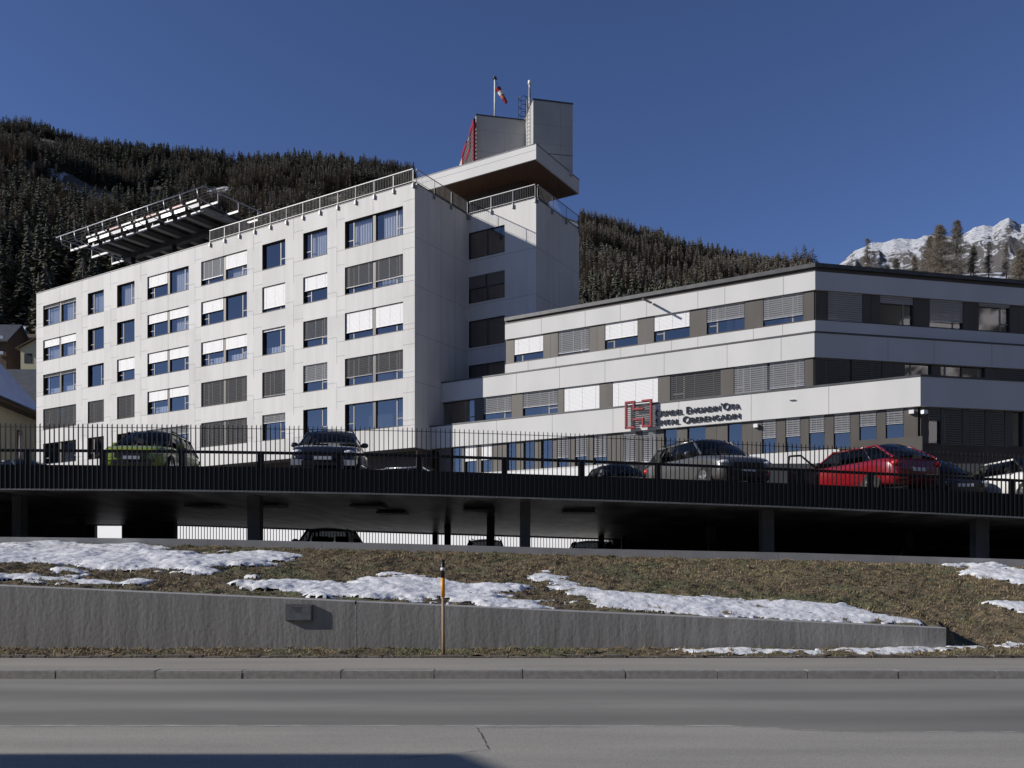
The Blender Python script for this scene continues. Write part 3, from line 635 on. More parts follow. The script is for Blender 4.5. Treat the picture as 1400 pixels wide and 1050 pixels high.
# left end, back, bottom and roof
back = 14.0
ftp = [C, N, T, T2, add(add(T2, U, 6.04), V, .0), add(C, V, back), add(add(C, U, LM), V, back), add(C, U, LM)]
FL = Fr(add(C, U, LM), V, U); wl.face([FL(0, 6.9), FL(back, 6.9), FL(back, ZT), FL(0, ZT)])
FB = Fr(add(C, V, back), U, V); wl.face([FB(0, 6.9), FB(LM, 6.9), FB(LM, ZT), FB(0, ZT)])
FB2 = Fr(T2, U, V); wl.face([FB2(0, 6.9), FB2(6.04, 6.9), FB2(6.04, ZT), FB2(0, ZT)])
wl.face([(*q, ZT - .05) for q in ftp], 3); wl.face([(*q, ZB) for q in (C, N, add(C, V, back), add(add(C, U, LM), V, back), add(C, U, LM))], 3)
st3 = dict(stretch=(2.2, 2.2, .16), lo=.3, hi=.7)
wl.build('wall', [M['panel'], M['joint'], M['bronze'], M['conc'], mat('white_panel_weathered', (.585, .575, .555), (.665, .655, .635), 1.1, .75, **st3), mat('white_panel_clean', (.65, .64, .62), (.72, .71, .69), .8, .75, **st3)], hb)
# recessed dark base level
bs = MB(); FBs = Fr(add(add(C, V, 1.6), U, .6), U, nV); bs.fbox(FBs, 0, LM - 1, 6.9, ZB - .002, -10, 0)
bs.fbox(Fr(add(C, V, .3), nU, nV), -.1, .0, 6.9, ZB - .01, -6, 0)
bs.build('base_wall', M['brownwall'], hb)
cp = MB(); cp.fbox(FM, -.02, LM + .02, ZT - .005, ZT + .07, -.35, .03); cp.fbox(FS, -.03, 6.6, ZT - .004, ZT + .071, -.35, .03); cp.fbox(FT, .03, 6.07, ZT - .003, ZT + .072, -.35, .03); cp.fbox(FTR, -.0, 6.98, ZT - .002, ZT + .073, -.35, .03)
cp.fbox(FL, 0, back, ZT - .002, ZT + .07, -.35, .03)
cp.build('coping', M['coping'], hb)
for ci, (a, b) in enumerate(cols_t):
    for ri, (z0, z1) in enumerate(rows):
        window(hb, FM, a, b, z0, z1, st[ri][ci], mull=.26 if not (ci == 0 and ri == 3) else .08)
for i, h in enumerate(SW): window(hb, FT, h[0], h[1], h[2], h[3], [G0, G0] if i != 1 else [('g', .45), ('g', .45)], depth=.14, mull=.08, cas=False)

def rail(parent, F, t0, t1, zb, zt, d, step, name='roof_railing', bars=.15, brk=True):
    mb = MB(); n = max(1, round((t1 - t0) / step)); p0 = None
    mb.fbox(F, t0, t1, zt - .05, zt, d - .02, d + .02); mb.fbox(F, t0, t1, zb + .03, zb + .06, d - .012, d + .012)
    x = t0 + bars / 2
    while x < t1: mb.fbox(F, x - .006, x + .006, zb + .06, zt - .05, d - .006, d + .006, 1); x += bars
    o = mb.build(name, [M['rail'], M['dsteel']], parent)
    for i in range(n + 1):
        t = t0 + (t1 - t0) * i / n; s = MB(); s.fbox(F, t - .024, t + .024, zb - .12, zt - .051, d - .05, d - .026)
        if brk: s.fbox(F, t - .06, t + .06, zb - .42, zb - .12, d - .09, d + .05)
        s.build('post', M['rail'], o)
    return o
M['rail'] = mat('rail_grey', (.30, .30, .31), rough=.5, metal=.3)
rail(hb, FM, .1, tp(FM, 288), ZT + .05, ZT + .98, .1, 1.82)
rail(hb, FS, .1, 6.45, ZT + .05, ZT + .98, .1, 2.1)
rail(hb, FT, .2, 6.0, ZT + .05, ZT + .98, .1, 1.9)
rail(hb, FTR, .1, 6.9, ZT + .05, ZT + .98, .1, 2.1)

# pavilion on the roof with its deep canopy
cz0, cz1 = 31.35, 32.45
K0 = T; KF = Fr(K0, U, nV); KR = Fr(K0, V, nU)
cn_ = MB(); cpoly = [K0, add(K0, V, 6.95), add(add(K0, V, 6.95), U, 11.4), add(K0, U, 11.4)]
cn_.prism(cpoly, cz0, cz1); joints(cn_, KF, [(0, 11.4, cz1 - .42, 0)]); cn_.build('canopy', [M['panel2'], M['joint']], hb)
so = MB(); so.prism([add(add(K0, V, .12), U, .12), add(add(K0, V, 6.8), U, .12), add(add(K0, V, 6.8), U, 11.2), add(add(K0, V, .12), U, 11.2)], cz0 - .05, cz0 - .003); so.build('canopy_soffit', M['brown'], hb)
cc = MB(); cc.fbox(KF, -.02, 11.4, cz1 + .002, cz1 + .07, -.3, .02); cc.fbox(KR, -.02, 6.97, cz1 + .003, cz1 + .071, -.3, .02); cc.build('canopy_edge', M['coping'], hb)
pv = MB(); pv.prism([add(add(K0, V, 2.4), U, 2.6), add(add(K0, V, 6.6), U, 2.6), add(add(K0, V, 6.6), U, 11), add(add(K0, V, 2.4), U, 11)], ZT + .01, cz0 - .052)
PF = Fr(add(K0, V, 2.4), U, nV)
for q in np.arange(2.7, 10.9, 1.0): pv.fbox(PF, q, q + .08, ZT + .02, cz0 - .06, 0, .05, 1)
pv.build('roof_pavilion', [M['brownwall'], M['pier']], hb)
# lift towers, turned to the wing's grid
def bpt(px, Y): return ((px - 700) / 1165 * Y, Y)
b1 = bpt(651, 68.0); b2 = bpt(729, 66.3)
def abox(mb, o, la, lb, z0, z1, m=0): mb.prism([o, add(o, A, la), add(add(o, A, la), B, lb), add(o, B, lb)], z0, z1, m)
t_ = MB(); abox(t_, b1, 4.6, 8.8, 32.2, 37.45); abox(t_, add(add(b1, A, -.02), B, -.02), 4.6, 8.86, 37.45, 37.56, 2)
F1a = Fr(b1, A, nB); joints(t_, F1a, [(0, 4.2, 34.6, 0), (.0, 4.2, 36.3, 0), (2.3, 2.3, 32.3, 36.3)]); F1b = Fr(b1, B, nA)
t_.build('lift_tower', [M['greypanel'], M['joint'], M['coping']], hb)
t_ = MB(); abox(t_, b2, 3.2, 3.2, 32.2, 37.75); abox(t_, add(add(b2, A, -.03), B, -.03), 3.26, 3.26, 37.75, 37.87, 2)
F2a = Fr(b2, A, nB); joints(t_, F2a, [(0, 3.2, 35.9, 0), (0, 3.2, 34.45, 0), (2.2, 2.2, 32.3, 37.7)]); joints(t_, F2a, [(0, 3.2, 33.7, 0)], 2, .06)
t_.build('lift_tower', [M['greypanel'], M['joint'], M['coping']], hb)

# ================================================================== SIGNS ON THE BUILDINGS
def logo(name, label, F, t0, z0, W, H, d, slat_m):
    r_ = thing(name, label, 'sign', F(t0, z0, d)); th = .07 * W
    P = lambda u, v: (t0 + u * W, z0 + v * H)
    s = MB()
    strokes = [((0, 0), (0, 1)), ((0, 1), (.32, 1)), ((.32, .70), (.32, 1)), ((.32, .70), (.68, .70)), ((.68, 1), (1, 1)), ((1, 0), (1, 1)), ((.68, 0), (1, 0)), ((.68, 0), (.68, .30)), ((.32, .30), (.68, .30)), ((0, 0), (.32, 0))]
    for i, (p0, p1) in enumerate(strokes):
        a, b = P(*p0), P(*p1); dd = .004 * (i % 3)
        s.fbox(F, min(a[0], b[0]) - th / 2, max(a[0], b[0]) + th / 2, min(a[1], b[1]) - th / 2, max(a[1], b[1]) + th / 2, d - .1, d + .08 + dd)
    s.build('red_outline', M['red'], r_)
    s = MB(); n = 13
    for i in range(n):
        v = (i + .5) / n; z = z0 + v * H; spans = [(0, 1)] if v > .30 else [(0, .32), (.68, 1)]
        for a, b in spans: s.fbox(F, t0 + a * W + th / 2, t0 + b * W - th / 2, z - .022 * H, z + .012 * H, d - .04, d + .03)
    s.build('slats', slat_m, r_)
    return r_
LV = {1: (1.74, 9.95, 11.5), 2: (3.15, 13.53, 14.92), 3: (4.1, 15.9, 18.75)}
O1 = add(C, V, 1.74); O2 = add(C, V, 3.15); O3 = add(C, V, 4.1)
W1 = Fr(O1, nU, nV); W2 = Fr(O2, nU, nV); W3 = Fr(O3, nU, nV)
tl0, tl1 = tp(W1, 856, .3), tp(W1, 890, .3)
logo('emblem_sign', 'red outlined H emblem with grey slats on the white band of the low wing', W1, tl0, 10.13, tl1 - tl0, 1.58, .3, M['dsteel'])
F1bb = Fr(b1, B, nA)
logo('emblem_sign', 'large red emblem with slats on the side of the rooftop lift tower', F1bb, tp(F1bb, 649, .15), 32.6, tp(F1bb, 634, .15) - tp(F1bb, 649, .15), 4.2, .2, M['blindg'])
def text_mesh(mb, txt, F, t0, t1, z, d, ext=.04):
    cu = bpy.data.curves.new('txt', 'FONT'); cu.body = txt; cu.extrude = .06; cu.small_caps_scale = .74; cu.space_character = 1.08; cu.offset = .002
    o = bpy.data.objects.new('txt', cu); COL.objects.link(o)
    for c_ in cu.body_format: c_.use_small_caps = True
    bpy.context.view_layer.update()
    dg = bpy.context.evaluated_depsgraph_get(); me = bpy.data.meshes.new_from_object(o.evaluated_get(dg))
    co = np.array([v.co[:] for v in me.vertices]); w0, w1 = co[:, 0].min(), co[:, 0].max(); s = (t1 - t0) / (w1 - w0)
    k = len(mb.v)
    for c_ in co: mb.v.append(F(t0 + (c_[0] - w0) * s, z + c_[1] * .60, d + (c_[2]) * ext / .06))
    for p_ in me.polygons: mb.f.append(tuple(k + i for i in p_.vertices)); mb.m.append(0)
    bpy.data.objects.remove(o); bpy.data.meshes.remove(me)
ls = thing('lettering_sign', 'dark raised lettering reading Ospidel Engiadin\'Ota and Spital Oberengadin on the white band', 'sign', W1(tp(W1, 895), 10, .2))
q = MB(); text_mesh(q, "Ospidel Engiadin'Ota", W1, tp(W1, 895, .2), tp(W1, 1010, .2), 10.70, .07); q.build('upper_line', M['letters'], ls)
q = MB(); text_mesh(q, "Spital Oberengadin", W1, tp(W1, 895, .2), tp(W1, 1010, .2), 10.14, .07); q.build('lower_line', M['letters'], ls)

# ================================================================== LOW WING
wg = thing('hospital_wing', 'low terraced white and bronze hospital wing with long bands of windows', 'building', (*O1, 6.9))
def cornerpt(F, px): t = tp(F, px); return F(t, 0)[:2], t
c1, r1 = cornerpt(W1, 1258.5); c2, r2 = cornerpt(W2, 1113.5); c3, r3 = cornerpt(W3, 1114.5)
R1 = Fr(c1, A, nB); R2 = Fr(c2, A, nB); R3 = Fr(c3, A, nB); RL = 34.0
def fp(L, c, R, ins=0.0, back=18.0):   # footprint with the face moved in by ins
    l = add(L, V, ins); cc_ = add(add(c, V, ins), B, ins * .35); rr = add(add(R, B, ins), A, 0)
    return [l, cc_, rr, add(rr, B, back - 4), add(add(c, V, back), B, 4), add(l, V, back)]
def band(mb, L, c, R, z0, z1, ins=0, m=0): mb.prism(fp(L, c, R, ins), z0, z1, m)
L1p, L2p = O1, O2; L3p = W3(tp(W3, 690.5), 0)[:2]
RR1, RR2, RR3 = add(c1, A, RL), add(c2, A, RL), add(c3, A, RL)
b_ = MB()
band(b_, L1p, c1, RR1, 9.95, 11.5); band(b_, L2p, c2, RR2, 13.53, 14.92); band(b_, L3p, c3, RR3, 17.68, 18.75); band(b_, L3p, c3, RR3, 15.27, 15.9)
for F, pxs, z0, z1 in ((W1, (679, 755, 838, 928, 1027, 1133), 9.95, 11.5), (W2, (706, 765, 827, 908, 994, 1068), 13.53, 14.92), (W3, (848, 884, 954, 991, 1071, 800, 740), 17.68, 18.75), (W3, (722, 760, 848, 882, 918, 954, 1030, 1070), 15.27, 15.9)):
    joints(b_, F, [(tp(F, q), tp(F, q), z0, z1) for q in pxs])
joints(b_, R2, [(tp(R2, q), tp(R2, q), 13.53, 14.92) for q in (1214, 1277, 1356)]); 
b_.build('wall_band', [M['panel2'], M['joint']], wg)
k_ = MB()
band(k_, L1p, c1, RR1, 11.502, 11.60, -.03); band(k_, L2p, c2, RR2, 14.922, 15.02, -.03); band(k_, L3p, c3, RR3, 18.98, 19.22, -.10); band(k_, L3p, c3, RR3, 15.1, 15.268, .05)
k_.build('coping', M['coping'], wg)
k_ = MB(); band(k_, L3p, c3, RR3, 18.752, 18.978, .06); k_.build('roof_fascia', M['pier'], wg)
# cores behind the window strips
k_ = MB(); band(k_, L1p, c1, RR1, 6.9, 9.949, 1.5); band(k_, L2p, c2, RR2, 11.601, 13.529, 1.5); band(k_, L3p, c3, RR3, 15.901, 17.679, 1.5); band(k_, L3p, c3, RR3, 14.0, 15.099, .3)
k_.build('core_wall', M['room'], wg)
def strip(F, spans, z0, z1, tend, cfgs, inset=.12, frame=None, t_start=0.0, mull=.08, brk=None, sill=.12, cas=True):
    """bronze piers between windows; windows sit deeper"""
    pr = MB(); prev = t_start
    for (a, b), cfg in zip(spans, cfgs):
        if a > prev + .02:
            nn = max(1, round((a - prev) / .75)) if a - prev > 1 else 1
            for j in range(nn):
                pr.fbox(F, prev + (a - prev) * j / nn + (.012 if j else 0), prev + (a - prev) * (j + 1) / nn, z0, z1, -.45, -inset)
        pr.fbox(F, a, b, z0, z0 + sill, -.45, -inset - .01)
        window(wg, F, a, b, z0 + sill, z1 - .01, cfg, depth=inset + .17, mull=mull, frame=frame, cas=cas, room=.7, sill=False)
        prev = b
    if tend > prev: 
        nn = max(1, round((tend - prev) / 1.2))
        for j in range(nn): pr.fbox(F, prev + (tend - prev) * j / nn + (.012 if j else 0), prev + (tend - prev) * (j + 1) / nn, z0, z1, -.45, -inset)
    pr.fbox(F, t_start, tend, z0, z1, -1.5, -1.4)
    pr.build('bronze_cladding', M['pier'], wg)
sp_ = lambda F, L: [(tp(F, a, -.25), tp(F, b, -.25)) for a, b in L]
strip(W3, sp_(W3, [(704, 744), (764, 807), (828, 873), (895, 944), (967, 1019), (1044, 1099)]), 15.901, 17.679, r3 - .13, [[('w', .68)], [('l', .9)], [('w', .60)], [('w', .56)], [('l', .5)], [('l', .72)]], t_start=tp(W3, 690.5), sill=.1)
strip(W2, sp_(W2, [(603, 650), (662, 701), (716, 764), (772, 821), (838, 901), (917, 986), (1004, 1101)]), 11.601, 13.529, r2 - .13, [[G0], [('l', .6)], [('l', .55)], [('w', 1.0)], [('w', .96)], [('g', 1)], [('l', .9), ('l', .88)]], sill=.15)
gl = [(590, 601), (617, 632), (636, 652), (658, 673), (693, 706), (716, 731), (740, 756), (762, 778), (787, 803), (812, 830), (852, 870), (878, 898), (908, 926), (940, 965), (995, 1015), (1042, 1062), (1074, 1095), (1106, 1128), (1140, 1163), (1175, 1199), (1211, 1236)]
gc = [G0, G0, ('w', .55), ('w', .55), G0, G0, G0, ('l', .66), ('l', .68), ('l', .7), ('l', .95), ('l', .95), G0, G0, G0, ('l', .52), ('l', .5), ('l', .48), ('l', .5), ('l', .42), ('l', .4)]
strip(W1, sp_(W1, gl), 7.98, 9.949, r1 - .2, [[q] for q in gc], inset=.2, sill=.05, cas=False)
strip(R3, sp_(R3, [(1130, 1178), (1201, 1247), (1269, 1315), (1336, 1379), (1402, 1444)]), 15.901, 17.679, RL, [[('l', 1)], [('l', .2)], [('l', .72)], [('l', .08)], [('l', .3)]], sill=.1, t_start=.35)
strip(R2, sp_(R2, [(1118, 1204), (1235, 1272), (1284, 1345), (1362, 1440)]), 11.601, 13.529, RL, [[('g', .8), ('g', .8)], [G0], [G0, G0], [('g', .9)]], sill=.1, t_start=.35)
strip(R1, sp_(R1, [(1269, 1286), (1291, 1315), (1324, 1346), (1355, 1373), (1384, 1398), (1408, 1424)]), 7.98, 9.949, RL, [[('g', .3)], [('g', 1)], [('g', 1)], [('g', .95)], [G0], [G0]], inset=.2, sill=.05, t_start=.45, cas=False)
for Fw, Fr_, rr_, za, zb_, ins in ((W1, R1, r1, 7.985, 9.945, .2), (W2, R2, r2, 11.605, 13.525, .12), (W3, R3, r3, 15.905, 17.675, .12)):
    q = MB(); q.fbox(Fw, rr_ - .32, rr_ - ins * .75, za, zb_, -.7, -ins - .004); q.build('corner_post', M['pier'], wg)
    q = MB(); q.fbox(Fr_, ins * .9, .47, za, zb_, -.6, -ins - .004); q.build('corner_post', M['pier'], wg)
pl = MB(); pl.fbox(W1, 2.0, r1 - 4, 6.9, 7.96, -.4, .22); pl.build('plinth', M['panel'], wg)
pl = MB(); pl.fbox(R1, -.2, RL, 6.9, 7.96, -1.2, -.15); pl.fbox(W1, r1 - 4, r1 - .1, 6.9, 7.97, -.5, -.2); pl.build('plinth', M['brownwall'], wg)
for F, px, y in ((W1, 1033, 582), (W1, 1246, 563), (R1, 1265, 563)):
    t = tp(F, px); Y = F(t, 0)[1]; z = zpx(y, Y); l_ = MB(); l_.fbox(F, t - .12, t + .12, z - .1, z + .1, -.2, .05); l_.build('wall_lamp', M['white'], wg)
t = tp(W3, 890); sp2 = MB(); sp2.hexa([W3(t, 18.45, .1), W3(t + .12, 18.45, .1), W3(t + .12, 18.55, .1), W3(t, 18.55, .1), W3(t + .0, 18.35, 1.5), W3(t + .12, 18.35, 1.5), W3(t + .12, 18.43, 1.5), W3(t, 18.43, 1.5)]); sp2.build('water_spout', M['coping'], wg)
t = tp(W1, 1083); sp2 = MB(); sp2.fbox(W1, t - .15, t + .15, 10.9, 10.94, 0, .12); sp2.build('small_bracket', M['galv'], wg)
gb = thing('terrace_wall', 'short brown parapet wall in front of the corner of the low wing', 'wall', (*W1(r1 - 3, 0, 2.5)[:2], 6.9))
q = MB(); Fg = Fr(W1(0, 0, 1.6)[:2], nU, nV); q.fbox(Fg, tp(Fg, 1165), tp(Fg, 1261), 6.9, 8.15, -.25, 0); q.build('parapet', M['pier'], gb)

# ================================================================== ROOF THINGS
M['rail'] = M['rail']
hp = thing('helipad', 'steel helicopter landing platform with safety nets above the hospital roof', 'helipad', FM(33, ZT, -10))
HT0, HT1, HV0, HV1, HZ = 24.4, 41.0, 1.35, 18.0, 33.05
def HF(t, z, v): return FM(t, z, -v)
q = MB(); q.hexa([HF(HT0, HZ - .12, HV0), HF(HT1, HZ - .12, HV0), HF(HT1, HZ - .12, HV1), HF(HT0, HZ - .12, HV1), HF(HT0, HZ, HV0), HF(HT1, HZ, HV0), HF(HT1, HZ, HV1), HF(HT0, HZ, HV1)]); q.build('landing_plate', M['dsteel'], hp)
def hbox(mb, t0, t1, z0, z1, v0, v1, m=0): mb.hexa([HF(t0, z0, v0), HF(t1, z0, v0), HF(t1, z0, v1), HF(t0, z0, v1), HF(t0, z1, v0), HF(t1, z1, v0), HF(t1, z1, v1), HF(t0, z1, v1)], m)
nb_ = 8
for i in range(nb_):
    t = HT0 + .4 + (HT1 - HT0 - .8) * i / (nb_ - 1); q = MB(); hbox(q, t - .12, t + .12, HZ - .62, HZ - .125, HV0 + .3, HV1 - .3); hbox(q, t - .28, t + .28, HZ - .66, HZ - .621, HV0 + .3, HV1 - .3); q.build('beam', M['rail'], hp)
for v in (HV0 + 3.5, HV0 + 12):
    for t in (HT0 + 2, (HT0 + HT1) / 2, HT1 - 2):
        q = MB(); q.tube(HF(t, ZT - .05, v), HF(t, HZ - .67, v), .22, 10); q.build('support_post', M['dsteel'], hp, True)
q = MB(); hbox(q, HT0 + .5, HT1 - .5, HZ - 1.1, HZ - .67, HV0 + 3.2, HV0 + 3.8); q.build('cross_beam', M['dsteel'], hp)
npn = 9
for i in range(npn):
    t0 = HT0 + (HT1 - HT0) * i / npn + .22; t1 = HT0 + (HT1 - HT0) * (i + 1) / npn - .22
    q = MB(); hbox(q, t0, t1, HZ - .36, HZ - .06, HV0 - .1, HV0 - .03); q.build('edge_panel', M['blindl'] if i % 3 else M['blindw'], hp)
    q = MB(); hbox(q, t0 + .1, t1 - .1, HZ - .85, HZ - .62, HV0 + .12, HV0 + .2); q.build('gutter_panel', M['rail'], hp)
    q = MB(); hbox(q, t0 + .1, t1 + .1, HZ + .06, HZ + .2, HV0 - .25, HV0 - .18); q.build('edge_light_strip', M['red'] if i in (1, 3, 6) else M['rail'], hp)
NT0, NT1, NV0, NV1, NZ = 22.3, 43.9, -.1, 19.5, 33.35
q = MB(); cs = [HF(NT0, NZ, NV0), HF(NT1, NZ, NV0), HF(NT1, NZ, NV1), HF(NT0, NZ, NV1)]
for i in range(4): q.tube(cs[i], cs[(i + 1) % 4], .055, 6)
q.build('net_frame', M['galv'], hp, True)
q = MB()
for v in np.arange(NV0 + .3, HV0, .3): q.tube(HF(NT0 + .3, NZ - .35 * (v - NV0) / 1.4, v), HF(NT1 - .3, NZ - .35 * (v - NV0) / 1.4, v), .008, 3)
for t in np.arange(NT0 + .2, HT0, .3): q.tube(HF(t, NZ - .3 * (t - NT0) / 2, NV0), HF(t, NZ - .3 * (t - NT0) / 2, NV1), .008, 3)
for t in np.arange(HT1, NT1, .3): q.tube(HF(t, NZ - .3 * (NT1 - t) / 2.9, NV0), HF(t, NZ - .3 * (NT1 - t) / 2.9, NV1), .008, 3)
for t in np.arange(NT0, NT1, .45): q.tube(HF(t, NZ, NV0), HF(t, NZ - .35, HV0), .008, 3)
q.build('safety_net', M['dsteel'], hp)
for i in range(10):
    t = NT0 + .8 + (NT1 - NT0 - 1.6) * i / 9; q = MB(); q.tube(HF(t, NZ, NV0), HF(t, NZ - .75, NV0 + .1), .05, 6); q.tube(HF(t, NZ - .75, NV0 + .1), HF(t, HZ - .6, HV0 + .4), .05, 6); q.build('net_bracket', M['galv'], hp, True)
for v in np.arange(1.4, 19, 2.2):
    for ta, tb in ((NT1, HT1 - .1), (NT0, HT0 + .1)):
        q = MB(); q.tube(HF(ta, NZ, v), HF(ta, NZ - .72, v), .06, 6); s_ = 1 if tb > ta else -1
        hbox(q, min(ta, tb), max(ta, tb), NZ - .88, NZ - .70, v - .05, v + .05); q.build('net_bracket', M['rail'], hp)
# flagpole, windsock, antenna, ladder
def rp(px, Y, y): return Vector(((px - 700) / 1165 * Y, Y, zpx(y, Y)))
fpth = thing('flagpole', 'white pole with dark cap standing on the rooftop lift tower', 'pole', rp(676.5, 70, 160))
q = MB(); q.tube(rp(676.5, 70, 163), rp(676.5, 70, 108), .075, 10, r2=.06); q.build('pole', M['white'], fpth, True)
q = MB(); q.tube(rp(676.5, 70, 108), rp(676.5, 70, 105), .2, 10, r2=.13); q.tube(rp(676.5, 70, 107), rp(680.6, 70, 118.4), .02, 5); q.build('cap', M['dsteel'], fpth, True)
wsk = thing('windsock', 'red and white striped windsock hanging from the rooftop pole', 'windsock', rp(680.5, 70, 119))
pts = [rp(680.6, 70, 121), rp(683.3, 70, 125.5), rp(686, 70, 130), rp(688.6, 70, 134.6), rp(692.3, 70, 140.5)]; rs = [.25, .22, .19, .16, .12]
for i in range(4):
    q = MB(); q.tube(pts[i], pts[i + 1], rs[i], 12, r2=rs[i + 1], caps=False); q.build('stripe', M['red'] if i in (0, 3) else (M['white'] if i == 1 else mat('faded_red', (.45, .18, .12), rough=.8)), wsk, True)
ant = thing('antenna', 'short grey antenna mast behind the taller rooftop lift tower', 'antenna', rp(724, 69.5, 150))
q = MB(); q.tube(rp(724, 69.5, 156), rp(724, 69.5, 122), .10, 8); q.build('mast', M['rail'], ant, True)
q = MB(); q.tube(rp(724, 69.5, 122), rp(724, 69.5, 112), .07, 8); q.tube(rp(724, 69.5, 116), rp(724, 69.5, 110.5), .13, 8); q.build('aerial', M['white'], ant, True)
ld = thing('ladder', 'caged metal ladder beside the rooftop lift towers', 'ladder', rp(716, 67.8, 200))
q = MB()
la, lb_ = rp(720.5, 67.4, 196), rp(724.5, 67.0, 196)
for a in (la, lb_): q.tube((a.x, a.y, 32.5), (a.x, a.y, 38.3), .03, 5)
z = 32.8
while z < 38.3: q.tube((la.x, la.y, z), (lb_.x, lb_.y, z), .018, 4); z += .3
q.build('rungs', M['dsteel'], ld)
q = MB(); cxp = rp(715.5, 68.3, 150)
for z in (37.7, 38.3, 38.95):
    prev = None
    for i in range(13):
        an = 2 * math.pi * i / 12; p_ = Vector((cxp.x + .38 * math.cos(an), cxp.y + .38 * math.sin(an), z))
        if prev is not None: q.tube(prev, p_, .025, 4)
        prev = p_
for i in range(6):
    an = 2 * math.pi * i / 6; q.tube((cxp.x + .38 * math.cos(an), cxp.y + .38 * math.sin(an), 37.2), (cxp.x + .38 * math.cos(an), cxp.y + .38 * math.sin(an), 38.95), .02, 4)
q.build('cage', M['dsteel'], ld)

